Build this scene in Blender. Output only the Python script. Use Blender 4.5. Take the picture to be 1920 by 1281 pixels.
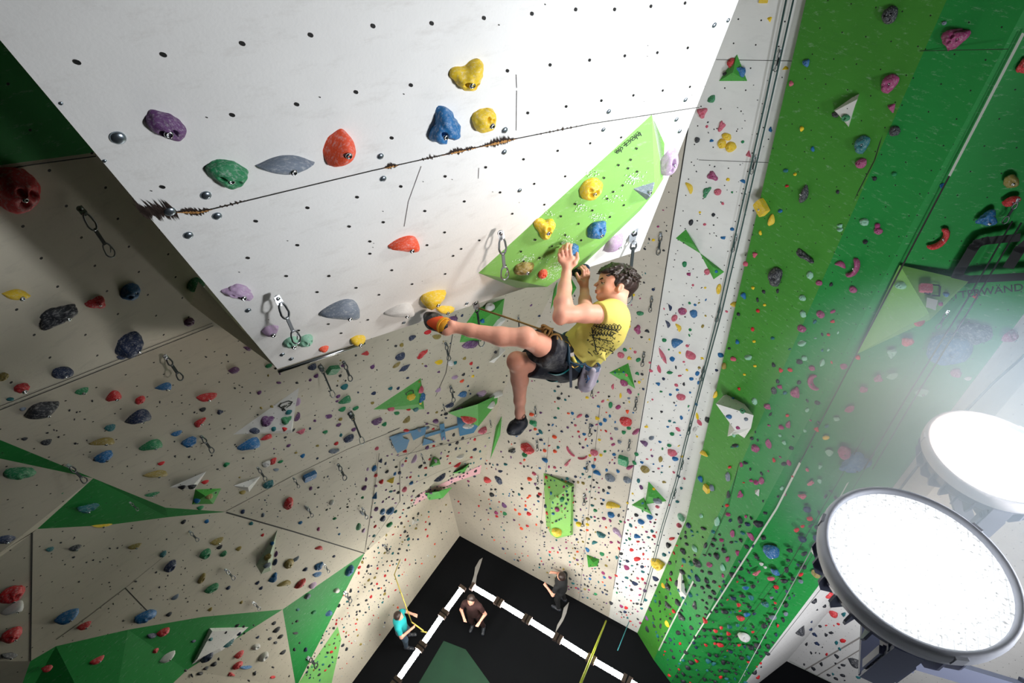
import bpy, bmesh, math, random
import numpy as np
from mathutils import Vector, Matrix
from mathutils.bvhtree import BVHTree
for o in list(bpy.data.objects): bpy.data.objects.remove(o)
S = bpy.context.scene
COL = S.collection
# ------------------------------------------------------------------ camera
F = 1000.0; CZ = 14.0                       # focal length in px of a 1920 px frame, eye height above the mats
CAM = Vector((0, 0, CZ))
_d = Vector((90, 1100, F)).normalized()     # straight down, seen by the camera
_h = (Vector((0, 0, 1)) - _d * _d.z).normalized()
_r = _d.cross(_h)
if _r.x < 0: _r = -_r
M = Matrix((_r, _h, -_d))
def ray(px, py): return M @ Vector((px - 960.0, py - 640.5, F))
def W(px, py, dep): return CAM + M @ Vector(((px - 960.0) / F * dep, (py - 640.5) / F * dep, dep))
cam = bpy.data.cameras.new('camera'); camo = bpy.data.objects.new('camera', cam); COL.objects.link(camo)
cam.sensor_width = 36; cam.lens = F / 1920 * 36; cam.clip_start = 0.05; cam.clip_end = 200
R3 = Matrix((M @ Vector((1, 0, 0)), M @ Vector((0, -1, 0)), M @ Vector((0, 0, -1)))).transposed()
camo.matrix_world = Matrix.Translation(CAM) @ R3.to_4x4()
S.camera = camo
# ------------------------------------------------------------------ world and exposure
S.view_settings.view_transform = 'Standard'; S.view_settings.look = 'None'
S.view_settings.gamma = 1; S.view_settings.use_curve_mapping = False
S.view_settings.exposure = 0.08
wd = bpy.data.worlds.new('hall_air'); S.world = wd; wd.use_nodes = True
wd.node_tree.nodes['Background'].inputs[0].default_value = (0.80, 0.88, 1.0, 1)
wd.node_tree.nodes['Background'].inputs[1].default_value = 0.0
def area(name, loc, target, size, power, col=(1, 1, 1), size_y=None):
    L = bpy.data.lights.new(name, 'AREA'); L.energy = power; L.color = col; L.size = size
    if size_y: L.shape = 'RECTANGLE'; L.size_y = size_y
    o = bpy.data.objects.new(name, L); COL.objects.link(o); o.location = loc
    o.rotation_euler = (Vector(target) - Vector(loc)).to_track_quat('-Z', 'Y').to_euler()
    return o
# added fill lights below the camera, for the right wall and the pillar
b1 = area('unseen_fill_light', (-0.5, -2.0, 9.3), (1.9, 5.0, 8.0), 1.2, 44, (0.99, 0.98, 0.97)); b1.data.spread = math.radians(80)
b2 = area('unseen_fill_light', (1.2, -2.5, 10.6), (2.8, 3.8, 10.6), 1.2, 34, (0.94, 0.98, 1.0)); b2.data.spread = math.radians(84)
# the next two floodlights of the row, just outside the frame
b3 = area('unseen_light', (3.1, -0.3, 12.75), (0.6, 2.5, 13.0), 0.42, 46, (0.95, 0.97, 1.0)); b3.data.spread = math.radians(94)
b4 = area('unseen_light', (2.5, 0.3, 12.95), (0.6, 2.5, 13.0), 0.42, 7, (0.95, 0.97, 1.0)); b4.data.spread = math.radians(80)
b6 = area('unseen_fill_light', (4.0, -1.5, 6.6), (5.3, 3.5, 3.8), 1.0, 110, (0.98, 0.97, 1.0)); b6.data.spread = math.radians(110)  # added to brighten the recess walls, no lamp of the hall
b5 = area('unseen_light', (2.9, 2.0, 13.7), (0.3, 2.35, 12.1), 0.4, 7.5, (1.0, 0.99, 0.96)); b5.data.spread = math.radians(48)  # added soft fill for the climber, not one of the row
# ------------------------------------------------------------------ helpers
class PL:
    def __init__(s, p, n):
        s.p = Vector(p); s.n = Vector(n).normalized()
        if (CAM - s.p).dot(s.n) < 0: s.n = -s.n
    def at(s, px, py, off=0.0):
        q = ray(px, py); t = (s.p + s.n * off - CAM).dot(s.n) / q.dot(s.n); return CAM + q * t
    def dep(s, px, py): return (s.at(px, py) - CAM).length / ray(px, py).length * F
def pl3(a, b, c): return PL(a, (b - a).cross(c - a))
def floor_at(px, py, z=0.0):
    q = ray(px, py); return CAM + q * ((z - CZ) / q.z)
C0 = floor_at(862, 1005); R1 = floor_at(1195, 1187)
PR = PL(C0, (R1 - C0).cross(Vector((0, 0, 1))))
_v1 = ray(924, 1172); _v2 = ray(2990, -250)
PW = PL(W(1065, 480, 3.1), _v1.cross(_v2))
PL1 = PL(W(200, 560, 2.685), Vector((0.817, -0.462, -0.345)))
PL2 = pl3(W(0, 770, 3.2), PR.at(935, 740), PR.at(1045, 530))
PN = pl3(PR.at(947, 724), PR.at(905, 885), PL2.at(727, 812))
PLW = PL(C0, (floor_at(660, 1281) - C0).cross(Vector((0, 0, 1))))
GA = floor_at(1226, 1238); GB = floor_at(1258, 1281); GE = floor_at(1360, 1330)
PF1 = pl3(PR.at(1530, 0), R1, GA)
PF2 = pl3(PF1.at(1755, 0), GA, GB)
PF3 = pl3(PF2.at(1920, 60), GB, GE)
RC = floor_at(1475, 1240); RD = floor_at(1560, 1281)
PF4 = PL(RC, (RC - GE).cross(Vector((0, 0, 1))))
PF5 = PL(RC, (RD - RC).cross(Vector((0, 0, 1))))

def _lin(c): return tuple((x / 255 / 12.92 if x / 255 <= 0.04045 else ((x / 255 + 0.055) / 1.055) ** 2.4) for x in c)
MATS = {}
def nt(name):
    m = bpy.data.materials.new(name); m.use_nodes = True
    return m, m.node_tree, m.node_tree.nodes['Principled BSDF']
def mat(name, rgb, rough=0.6, metal=0.0, noise=0.0, nscale=8.0, bump=0.0, bscale=60.0, chalk=0.0, emit=0.0, spec=0.5, coat=0.0):
    """plain paint, cloth or plastic with a little wear"""
    if name in MATS: return MATS[name]
    m, t, b = nt(name); N = t.nodes; K = t.links
    c = (*_lin(rgb), 1)
    b.inputs['Base Color'].default_value = c; b.inputs['Roughness'].default_value = rough
    b.inputs['Metallic'].default_value = metal; b.inputs['Specular IOR Level'].default_value = spec
    if coat: b.inputs['Coat Weight'].default_value = coat
    tc = N.new('ShaderNodeTexCoord')
    if noise or chalk:
        nz = N.new('ShaderNodeTexNoise'); nz.inputs['Scale'].default_value = nscale; nz.inputs['Detail'].default_value = 5
        K.new(tc.outputs['Object'], nz.inputs['Vector'])
        mx = N.new('ShaderNodeMix'); mx.data_type = 'RGBA'
        mx.inputs[6].default_value = tuple(x * (1 - noise) for x in c[:3]) + (1,); mx.inputs[7].default_value = tuple(min(1, x * (1 + noise)) for x in c[:3]) + (1,)
        K.new(nz.outputs['Fac'], mx.inputs[0]); out = mx.outputs[2]
        if chalk:
            n2 = N.new('ShaderNodeTexNoise'); n2.inputs['Scale'].default_value = nscale * 0.7; n2.inputs['Detail'].default_value = 8; n2.inputs['Roughness'].default_value = 0.7
            K.new(tc.outputs['Object'], n2.inputs['Vector'])
            mr = N.new('ShaderNodeMapRange'); mr.inputs[1].default_value = 0.5; mr.inputs[2].default_value = 0.72; mr.inputs[3].default_value = 0; mr.inputs[4].default_value = chalk
            K.new(n2.outputs['Fac'], mr.inputs[0])
            m2 = N.new('ShaderNodeMix'); m2.data_type = 'RGBA'; m2.inputs[7].default_value = (0.75, 0.76, 0.76, 1)
            K.new(mr.outputs[0], m2.inputs[0]); K.new(out, m2.inputs[6]); out = m2.outputs[2]
        K.new(out, b.inputs['Base Color'])
    if bump:
        n3 = N.new('ShaderNodeTexNoise'); n3.inputs['Scale'].default_value = bscale; n3.inputs['Detail'].default_value = 3
        K.new(tc.outputs['Object'], n3.inputs['Vector'])
        bp = N.new('ShaderNodeBump'); bp.inputs['Strength'].default_value = bump; bp.inputs['Distance'].default_value = 0.004
        K.new(n3.outputs['Fac'], bp.inputs['Height']); K.new(bp.outputs[0], b.inputs['Normal'])
    if emit:
        b.inputs['Emission Color'].default_value = c; b.inputs['Emission Strength'].default_value = emit
    MATS[name] = m; return m
def wallmat(name, rgb, dots=True, sp=0.178, rad=0.0065, scuff=0.35, scufcol=(0.16, 0.16, 0.15), chalk=0.0, rough=0.62):
    """sanded plywood panel paint: blotches, rubber scuffs, chalk and a grid of bolt holes (metres in the UV map)"""
    if name in MATS: return MATS[name]
    m, t, b = nt(name); N = t.nodes; K = t.links
    c = (*_lin(rgb), 1)
    uv = N.new('ShaderNodeTexCoord')
    nz = N.new('ShaderNodeTexNoise'); nz.inputs['Scale'].default_value = 1.7; nz.inputs['Detail'].default_value = 8; nz.inputs['Roughness'].default_value = 0.65
    K.new(uv.outputs['UV'], nz.inputs['Vector'])
    mx = N.new('ShaderNodeMix'); mx.data_type = 'RGBA'; mx.inputs[6].default_value = tuple(x * 0.86 for x in c[:3]) + (1,); mx.inputs[7].default_value = tuple(min(1, x * 1.12) for x in c[:3]) + (1,)
    K.new(nz.outputs['Fac'], mx.inputs[0]); out = mx.outputs[2]
    # rubber scuffs: stretched noise
    mp = N.new('ShaderNodeMapping'); mp.inputs['Scale'].default_value = (3.2, 9.0, 3); mp.inputs['Rotation'].default_value = (0, 0, 0.5)
    K.new(uv.outputs['UV'], mp.inputs['Vector'])
    n2 = N.new('ShaderNodeTexNoise'); n2.inputs['Scale'].default_value = 1.6; n2.inputs['Detail'].default_value = 9; n2.inputs['Roughness'].default_value = 0.75
    K.new(mp.outputs[0], n2.inputs['Vector'])
    mr = N.new('ShaderNodeMapRange'); mr.inputs[1].default_value = 0.53; mr.inputs[2].default_value = 0.78; mr.inputs[4].default_value = scuff
    K.new(n2.outputs['Fac'], mr.inputs[0])
    m2 = N.new('ShaderNodeMix'); m2.data_type = 'RGBA'; m2.inputs[7].default_value = (*scufcol, 1)
    K.new(mr.outputs[0], m2.inputs[0]); K.new(out, m2.inputs[6]); out = m2.outputs[2]
    if chalk:
        n4 = N.new('ShaderNodeTexNoise'); n4.inputs['Scale'].default_value = 3.1; n4.inputs['Detail'].default_value = 10; n4.inputs['Roughness'].default_value = 0.8
        K.new(mp.outputs[0], n4.inputs['Vector'])
        r4 = N.new('ShaderNodeMapRange'); r4.inputs[1].default_value = 0.56; r4.inputs[2].default_value = 0.75; r4.inputs[4].default_value = chalk
        K.new(n4.outputs['Fac'], r4.inputs[0])
        m4 = N.new('ShaderNodeMix'); m4.data_type = 'RGBA'; m4.inputs[7].default_value = (0.62, 0.72, 0.66, 1)
        K.new(r4.outputs[0], m4.inputs[0]); K.new(out, m4.inputs[6]); out = m4.outputs[2]
    if dots:
        vm = N.new('ShaderNodeVectorMath'); vm.operation = 'SCALE'; vm.inputs[3].default_value = 1 / sp; K.new(uv.outputs['UV'], vm.inputs[0])
        fr = N.new('ShaderNodeVectorMath'); fr.operation = 'FRACTION'; K.new(vm.outputs[0], fr.inputs[0])
        sb = N.new('ShaderNodeVectorMath'); sb.operation = 'SUBTRACT'; sb.inputs[1].default_value = (0.5, 0.5, 0); K.new(fr.outputs[0], sb.inputs[0])
        ml = N.new('ShaderNodeVectorMath'); ml.operation = 'MULTIPLY'; ml.inputs[1].default_value = (1, 1, 0); K.new(sb.outputs[0], ml.inputs[0])
        ln = N.new('ShaderNodeVectorMath'); ln.operation = 'LENGTH'; K.new(ml.outputs[0], ln.inputs[0])
        lt = N.new('ShaderNodeMath'); lt.operation = 'LESS_THAN'; lt.inputs[1].default_value = rad / sp; K.new(ln.outputs['Value'], lt.inputs[0])
        m3 = N.new('ShaderNodeMix'); m3.data_type = 'RGBA'; m3.inputs[7].default_value = (0.012, 0.012, 0.014, 1)
        K.new(lt.outputs[0], m3.inputs[0]); K.new(out, m3.inputs[6]); out = m3.outputs[2]
    K.new(out, b.inputs['Base Color']); b.inputs['Roughness'].default_value = rough; b.inputs['Specular IOR Level'].default_value = 0.3
    n3 = N.new('ShaderNodeTexNoise'); n3.inputs['Scale'].default_value = 90; K.new(uv.outputs['UV'], n3.inputs['Vector'])
    bp = N.new('ShaderNodeBump'); bp.inputs['Strength'].default_value = 0.15; bp.inputs['Distance'].default_value = 0.003
    K.new(n3.outputs['Fac'], bp.inputs['Height']); K.new(bp.outputs[0], b.inputs['Normal'])
    MATS[name] = m; return m

def wloc(o):
    v = Vector((0, 0, 0))
    while o is not None: v += o.location; o = o.parent
    return v
class MB:
    """collects faces (world coordinates) with material slots and metre UVs, builds one mesh object"""
    def __init__(s): s.v = []; s.f = []; s.m = []; s.u = []; s.sm = []; s.mats = []
    def slot(s, m):
        if m not in s.mats: s.mats.append(m)
        return s.mats.index(m)
    def poly(s, pts, m, toward=None, n=None):
        pts = [Vector(p) for p in pts]
        nn = Vector((0, 0, 0))
        for i in range(len(pts)): nn += (pts[i] - pts[0]).cross(pts[(i + 1) % len(pts)] - pts[0])
        if nn.length < 1e-12: return
        nn.normalize()
        if toward is not None:
            c = sum(pts, Vector()) / len(pts)
            if (Vector(toward) - c).dot(nn) < 0: pts = pts[::-1]; nn = -nn
        u = Vector((0, 0, 1)).cross(nn)
        if u.length < 0.05: u = Vector((1, 0, 0))
        u.normalize(); v = nn.cross(u)
        i0 = len(s.v); s.v += pts; s.f.append(tuple(range(i0, i0 + len(pts)))); s.m.append(s.slot(m)); s.sm.append(False)
        s.u += [(p.dot(u), p.dot(v)) for p in pts]
    def mesh(s, V, Fc, m, smooth=True):
        i0 = len(s.v); s.v += [Vector(p) for p in V]; sl = s.slot(m)
        for f in Fc:
            s.f.append(tuple(i + i0 for i in f)); s.m.append(sl); s.sm.append(smooth); s.u += [(0, 0)] * len(f)
    def box(s, c, ax, ay, az, m):
        """c centre, ax ay az half-extent vectors"""
        c = Vector(c); P = [c + ax * i + ay * j + az * k for k in (-1, 1) for j in (-1, 1) for i in (-1, 1)]
        for q in ((0, 2, 3, 1), (4, 5, 7, 6), (0, 1, 5, 4), (2, 6, 7, 3), (0, 4, 6, 2), (1, 3, 7, 5)): s.poly([P[i] for i in q], m)
    def tube(s, pts, r, m, seg=8, closed=False, caps=True):
        pts = [Vector(p) for p in pts]; n = len(pts)
        rr = r if hasattr(r, '__len__') else [r] * n
        up = None; rings = []
        for i, p in enumerate(pts):
            a = pts[(i - 1) % n] if (closed or i > 0) else p; b = pts[(i + 1) % n] if (closed or i < n - 1) else p
            t = (b - a).normalized() if (b - a).length > 0 else Vector((0, 0, 1))
            if up is None: up = t.orthogonal().normalized()
            up = (up - t * up.dot(t)); up = up.normalized() if up.length > 1e-6 else t.orthogonal().normalized()
            w = t.cross(up)
            rings.append([p + (up * math.cos(2 * math.pi * k / seg) + w * math.sin(2 * math.pi * k / seg)) * rr[i] for k in range(seg)])
        V = [q for g in rings for q in g]; Fc = []
        for i in range(n if closed else n - 1):
            j = (i + 1) % n
            for k in range(seg): Fc.append((i * seg + k, i * seg + (k + 1) % seg, j * seg + (k + 1) % seg, j * seg + k))
        if not closed and caps: Fc.append(tuple(range(seg))[::-1]); Fc.append(tuple((n - 1) * seg + k for k in range(seg)))
        s.mesh(V, Fc, m)
    def lathe(s, c, axis, prof, m, seg=32, smooth=True):
        """prof: list of (radius, height) along axis"""
        axis = Vector(axis).normalized(); a = axis.orthogonal().normalized(); b = axis.cross(a); c = Vector(c)
        V = []; Fc = []
        for r, h in prof:
            for k in range(seg):
                th = 2 * math.pi * k / seg; V.append(c + axis * h + (a * math.cos(th) + b * math.sin(th)) * r)
        for i in range(len(prof) - 1):
            for k in range(seg):
                Fc.append((i * seg + k, i * seg + (k + 1) % seg, (i + 1) * seg + (k + 1) % seg, (i + 1) * seg + k))
        s.mesh(V, Fc, m, smooth)
    def build(s, name, parent=None, origin=None, smooth_all=False):
        o0 = Vector(origin) if origin is not None else Vector((0, 0, 0))
        base = o0
        if parent is not None: base = wloc(parent)
        me = bpy.data.meshes.new(name)
        me.from_pydata([tuple(p - base) for p in s.v], [], s.f)
        for m in s.mats: me.materials.append(m)
        me.polygons.foreach_set('material_index', s.m); me.polygons.foreach_set('use_smooth', s.sm)
        uvl = me.uv_layers.new(name='UVMap'); uvl.data.foreach_set('uv', [x for u in s.u for x in u])
        me.update()
        o = bpy.data.objects.new(name, me); COL.objects.link(o)
        if parent is not None: o.parent = parent
        else: o.location = o0; o.matrix_world = Matrix.Translation(o0)
        return o
def tag(o, label=None, cat=None, group=None, kind=None):
    if label: o['label'] = label
    if cat: o['category'] = cat
    if group: o['group'] = group
    if kind: o['kind'] = kind
    return o
def empty(name, loc, rot=None):
    o = bpy.data.objects.new(name, None); COL.objects.link(o)
    o.matrix_world = Matrix.Translation(Vector(loc)) @ (rot.to_4x4() if rot else Matrix.Identity(4)); o.empty_display_size = 0.05
    return o
# ================================================================== the hall
MWHITE = wallmat('white_plywood_paint', (236, 236, 234), dots=False, scuff=0.26, scufcol=(0.30, 0.25, 0.2))
MGREY = wallmat('beige_grey_plywood_paint', (196, 190, 178), scuff=0.28)
MLEFT = wallmat('sand_plywood_paint', (190, 184, 168), scuff=0.35)
MPALE = wallmat('pale_plywood_paint', (226, 227, 225), scuff=0.15)
MCREAM = wallmat('cream_plywood_paint', (222, 214, 198), scuff=0.2)
MGREEN = wallmat('green_paint_warm_lit', (66, 142, 50), scuff=0.3, scufcol=(0.02, 0.10, 0.03), chalk=0.5, rad=0.005)  # flank copy of the one green paint, warm light mixed into its colour
MGREEN2 = wallmat('green_paint_cool_tone', (30, 138, 62), scuff=0.25, scufcol=(0.02, 0.09, 0.04), chalk=0.5, rad=0.005)  # the same green paint, cooler copy without the warm light
MVOL = wallmat('light_green_volume_paint', (132, 190, 98), dots=False, scuff=0.18, scufcol=(0.1, 0.35, 0.08), chalk=0.55)
MVOLD = wallmat('green_volume_paint', (70, 160, 62), sp=0.1, rad=0.004, scuff=0.3, scufcol=(0.03, 0.2, 0.04), chalk=0.4)
MVOLW = wallmat('white_volume_paint', (228, 228, 226), sp=0.1, rad=0.004, scuff=0.15)
MSEAM = mat('dark_panel_joint', (42, 42, 40), 0.8)
MHOLE = mat('bolt_hole_black', (10, 10, 12), 0.6)
MCHIP = mat('torn_plywood_edge', (48, 34, 28), 0.9)
MCHIP2 = mat('bare_plywood', (186, 136, 78), 0.85, noise=0.3, nscale=60)
MSTEEL = mat('brushed_steel', (178, 184, 190), 0.28, 1.0, bump=0.1)
MEDGE = mat('dark_grey_edge_profile', (70, 72, 74), 0.5)
MMAT = mat('black_floor_mat', (9, 11, 15), 0.9, noise=0.25, nscale=1.2, bump=0.2, spec=0.15)

def seam(mb, plane, pts, wpx, m=None, off=0.003):
    """a joint between panels, drawn as a shallow strip of constant real width"""
    P = [plane.at(x, y, off) for x, y in pts]
    for a, b in zip(P, P[1:]):
        t = (b - a).normalized(); s = plane.n.cross(t) * wpx * 0.5
        mb.poly([a - s, b - s, b + s, a + s], m or MSEAM, CAM)
def up_to(plane, px, py, z): return plane.at(px, py)

surf = []      # everything holds may be bolted to
# floor
mb = MB()
fl = [Vector((-9, -6, 0)), Vector((10, -6, 0)), Vector((10, 9.5, 0)), Vector((-9, 9.5, 0))]
mb.poly(fl, MMAT, CAM)
MFG = mat('dark_green_mat', (14, 58, 38), 0.8, noise=0.3, nscale=2)
mb.poly([floor_at(x, y, 0.004) for x, y in ((832, 1202), (873, 1218), (925, 1290), (940, 1400), (760, 1400), (783, 1285))], MFG, CAM)
MFS = mat('worn_grey_floor_paint', (150, 148, 146), 0.8, noise=0.2, nscale=6)
for P in (((905, 1046), (899, 1050), (891, 1064), (889, 1078), (884, 1094), (892, 1094), (894, 1080), (899, 1066)),
          ((1067, 1129), (1057, 1140), (1053, 1158), (1045, 1172), (1041, 1187), (1047, 1178), (1056, 1164), (1062, 1150))):
    P = [floor_at(x, y, 0.006) for x, y in P]
    n = len(P) // 2
    for i in range(n): 
        a, b_, c_, d_ = P[i], P[(i + 1)], P[-1 - (i + 1)] if i + 1 <= n else P[n], P[-1 - i]
        if i + 1 < n + 1 and (i + 1) < len(P) - 1 - i: mb.poly([a, b_, P[len(P) - 2 - i], P[len(P) - 1 - i]], MFS, CAM)
fo = mb.build('floor'); tag(fo, kind='structure'); surf.append(fo)

# right wall: grey, then the pale lane, reaching the green pillar
TOPZ = 16.8
def vline(p, z): return Vector((p.x, p.y, z))
def hit_edge(plane, px, py, z):
    """point of the plane on the vertical/rake through a pixel, carried to height z"""
    p = plane.at(px, py); d = plane.n.cross(Vector((0, 0, 1))).cross(plane.n); d = d * (1 if d.z > 0 else -1)
    return p + d * ((z - p.z) / d.z)
mb = MB()
sg = [PR.at(1290, 240), PR.at(1150, 1105)]
def on_line(a, b, z): return a + (b - a) * ((z - a.z) / (b.z - a.z))
g0 = on_line(sg[0], sg[1], 0.0); g1 = on_line(sg[0], sg[1], TOPZ)
eR0 = R1; eR1 = on_line(PR.at(1530, 0), PR.at(1340, 850), TOPZ)
eRm = PR.at(1340, 850)
mb.poly([vline(C0, 0), g0, g1, vline(C0, TOPZ)], MGREY, CAM)
mb.poly([g0, eR0, eRm, eR1, g1], MPALE, CAM)
seam(mb, PR, ((1290, 240), (1219, 690), (1150, 1105)), 0.012)
for sx in ((1125, 760, 1083, 1150), (1029, 820, 1013, 1000)): seam(mb, PR, (sx[:2], sx[2:]), 0.006)
for a, b in (((1343, 112), (1520, 115)), ((1310, 300), (1490, 307))): seam(mb, PR, (a, b), 0.004)
o = mb.build('wall_right'); tag(o, kind='structure'); surf.append(o)
# green pillar: two flank faces and a front face
mb = MB()
f1t = on_line(PF1.at(1755, 0), PF1.at(1500, 570), TOPZ); f2t = on_line(PF2.at(1920, 60), PF2.at(1545, 780), TOPZ); f3t = vline(GE, TOPZ)
mb.poly([R1, GA, f1t, eR1, eRm], MGREEN, CAM)
mb.poly([GA, GB, f2t, f1t], MGREEN2, CAM)
mb.poly([GB, GE, f3t, f2t], MGREEN2, CAM)
MPALEL = mat('pale_edge_strip', (196, 204, 196), 0.7)
seam(mb, PF1, ((1755, 0), (1670, 200)), 0.012, mat('steel_edge_line', (150, 156, 150), 0.5))
seam(mb, PF1, ((1670, 200), (1640, 300), (1500, 570), (1415, 760), (1364, 950), (1321, 1044)), 0.008)
seam(mb, PF1, ((1300, 1090), (1256, 1177), (1235, 1220)), 0.03, MPALEL)  # lower end of the joint, its lit edge put in as pale colour
seam(mb, PF2, ((1919, 62), (1780, 330)), 0.016, MPALEL)
seam(mb, PF2, ((1780, 330), (1545, 780), (1500, 868)), 0.012)
seam(mb, PF2, ((1500, 868), (1456, 954), (1306, 1190), (1275, 1240)), 0.022, MPALEL)
for p in (((1395, 85), (1510, 100), (1890, 92)), ): seam(mb, PF1, p[1:], 0.004)
seam(mb, PF3, ((1620, 820), (1480, 1060), (1310, 1281)), 0.008); seam(mb, PF3, ((1640, 850), (1500, 1080), (1350, 1281)), 0.006)
o = mb.build('wall_green_pillar'); tag(o, kind='structure'); surf.append(o)
# recess right of the pillar
mb = MB()
mb.poly([GE, RC, vline(RC, TOPZ), f3t], MPALE, CAM)
far = RC + (RD - RC) * 5
mb.poly([RC, far, vline(far, TOPZ), vline(RC, TOPZ)], MPALE, CAM)
seam(mb, PF4, ((1590, 905), (1385, 1281)), 0.03, MPALEL)
seam(mb, PF4, ((1555, 1085), (1440, 1230)), 0.02, MSEAM)
seam(mb, PF5, ((1640, 1180), (1500, 1262)), 0.03, mat('grey_edge_line', (150, 146, 142), 0.6)); seam(mb, PF5, ((1650, 1196), (1525, 1272)), 0.02, mat('grey_edge_line', (150, 146, 142), 0.6))
seam(mb, PF5, ((1480, 1240), (1560, 1281)), 0.06, MPALEL)
o = mb.build('wall_recess'); tag(o, kind='structure'); surf.append(o)
# left wall, low upright part
mb = MB()
l0 = C0 + (floor_at(660, 1281) - C0) * 2.6
mb.poly([C0, l0, vline(l0, 9), vline(C0, 9)], MCREAM, CAM)
MGP = mat('worn_light_green_paint', (128, 200, 112), 0.7, noise=0.15, nscale=5)
mb.poly([PLW.at(x, y, 0.004) for x, y in ((633, 1175), (640, 1200), (622, 1281), (560, 1281))], MGP, CAM)
MPAD = mat('padded_wall_skirting', (208, 198, 182), 0.7)
o = mb.build('wall_left_lower'); tag(o, kind='structure'); surf.append(o)
# left wall: overhanging facets above it
V = {}
def vx(name, x, y, p=None, d=None): V[name] = p.at(x, y) if p else W(x, y, d)
vx('cR', 1045, 530, PL2); V['cR'] = PR.at(1045, 530)
cT = PR.at(1045, 530) + (PR.at(1045, 530) - PR.at(938, 750)) * 1.6
vx('k0', 947, 724, PL2); V['k0'] = PR.at(940, 740)
vx('k1', 727, 812, PL2); vx('k2', 424, 960, PL2); vx('k3', 310, 952, PL2); vx('k4', 175, 897, PL2); vx('k5', 0, 825, PL2); vx('k6', -70, 797, PL2)
vx('s0', -260, 873, PL2); vx('s1', 0, 770, PL2); vx('s2', 400, 612, PL2)
up2 = (PL2.n.cross(Vector((0, 0, 1)))).cross(PL2.n); up2 = up2 * (1 if up2.z > 0 else -1)
t_k6 = PL2.at(-260, 873) + up2 * 0.9; t_mid = PL2.at(400, 560) + up2 * 0.6
PU = pl3(PL2.at(424, 960), PN.at(684, 1037), W(57, 1240, 5.2))
u = {k: PU.at(*k) for k in ((684, 1037), (530, 1143), (105, 1212), (315, 970), (200, 985), (70, 992), (60, 1000), (57, 1240), (335, 968), (380, 1157), (240, 1181))}
mb = MB()
mb.poly([V['k0'], V['cR'], cT, PL2.at(620, 520), PL2.at(400, 560), PL2.at(0, 745), V['k6'], V['k5'], V['k4'], V['k3'], V['k2'], V['k1']], MLEFT, CAM)
lip = [PR.at(905, 885), PN.at(845, 903), PN.at(780, 945), PN.at(742, 985), u[(684, 1037)]]
mb.poly([V['k2'], V['k1'], V['k0']] + lip, MLEFT, CAM)
Vx = W(0, 860, 3.55); Vw = W(0, 1037, 4.15); Vy = W(-260, 1240, 4.0); Vz = W(-260, 760, 2.9)
mb.poly([V['k4'], V['k3'], u[(335, 968)], u[(315, 970)], u[(200, 985)]], MGREEN2, CAM)
mb.poly([V['k3'], V['k2'], u[(335, 968)]], MGREEN2, CAM)
mb.poly([V['k4'], u[(200, 985)], u[(70, 992)]], MGREEN2, CAM)
mb.poly([V['k4'], V['k5'], Vx], MGREEN2, CAM)
mb.poly([V['k4'], Vx, Vw, u[(70, 992)]], MLEFT, CAM)
mb.poly([Vx, Vz, Vy, Vw], MLEFT, CAM); mb.poly([V['k5'], V['k6'], Vz, Vx], MGREEN2, CAM)
mb.poly([V['k2'], u[(684, 1037)], u[(530, 1143)], u[(380, 1157)], u[(240, 1181)], u[(105, 1212)], u[(57, 1240)], u[(60, 1000)], u[(70, 992)], u[(200, 985)], u[(315, 970)]], MLEFT, CAM)
mb.poly([u[(60, 1000)], u[(57, 1240)], W(-20, 1262, 5.0), Vy, Vw], MLEFT, CAM)
gq = W(555, 1290, 10.1); gr = W(350, 1257, 7.5); gs = W(200, 1400, 6.6); gt = W(0, 1400, 5.6)
mb.poly([u[(684, 1037)], u[(530, 1143)], gq], MGREEN2, CAM)
mb.poly([u[(530, 1143)], gq, gr], MLEFT, CAM); mb.poly([gq, gr, gs, W(520, 1420, 9.5)], MLEFT, CAM)
mb.poly([u[(530, 1143)], u[(380, 1157)], u[(240, 1181)], gr], MGREEN2, CAM)
mb.poly([u[(240, 1181)], u[(105, 1212)], gs, gr], MGREEN2, CAM)
mb.poly([u[(105, 1212)], u[(57, 1240)], gt, gs], MGREEN2, CAM); mb.poly([u[(57, 1240)], W(-20, 1262, 5.0), gt], MLEFT, CAM)
# lips folding back to the low wall
def back(p, k=1.0):
    n = PLW.n; t = (PLW.p - p).dot(n); return p + n * t * k
L = [lip[0], lip[1], lip[2], lip[3], lip[4], gq, W(520, 1420, 9.5)]
for a, b in zip(L, L[1:]): mb.poly([a, b, back(b), back(a)], MLEFT)
seam(mb, PL2, ((855, 590), (836, 700), (795, 792)), 0.012)
seam(mb, PL2, ((727, 812), (790, 786), (947, 722)), 0.035)
seam(mb, PN, ((746, 856), (836, 833), (921, 811)), 0.012); seam(mb, PN, ((795, 792), (822, 800), (790, 832), (750, 866), (750, 940), (688, 1030)), 0.01)
seam(mb, PN, ((711, 850), (700, 935), (684, 1035)), 0.01); seam(mb, PN, ((765, 912), (820, 886), (890, 858)), 0.008); seam(mb, PL2, ((424, 959), (550, 892), (653, 842), (727, 813)), 0.012)
seam(mb, PU, ((424, 961), (550, 997), (684, 1038)), 0.02); seam(mb, PU, ((60, 1000), (57, 1240)), 0.012)
seam(mb, PU, ((235, 1103), (158, 1162), (105, 1200)), 0.008); seam(mb, PU, ((235, 1103), (290, 1160)), 0.008); seam(mb, PU, ((312, 1040), (235, 1103)), 0.005)
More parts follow.
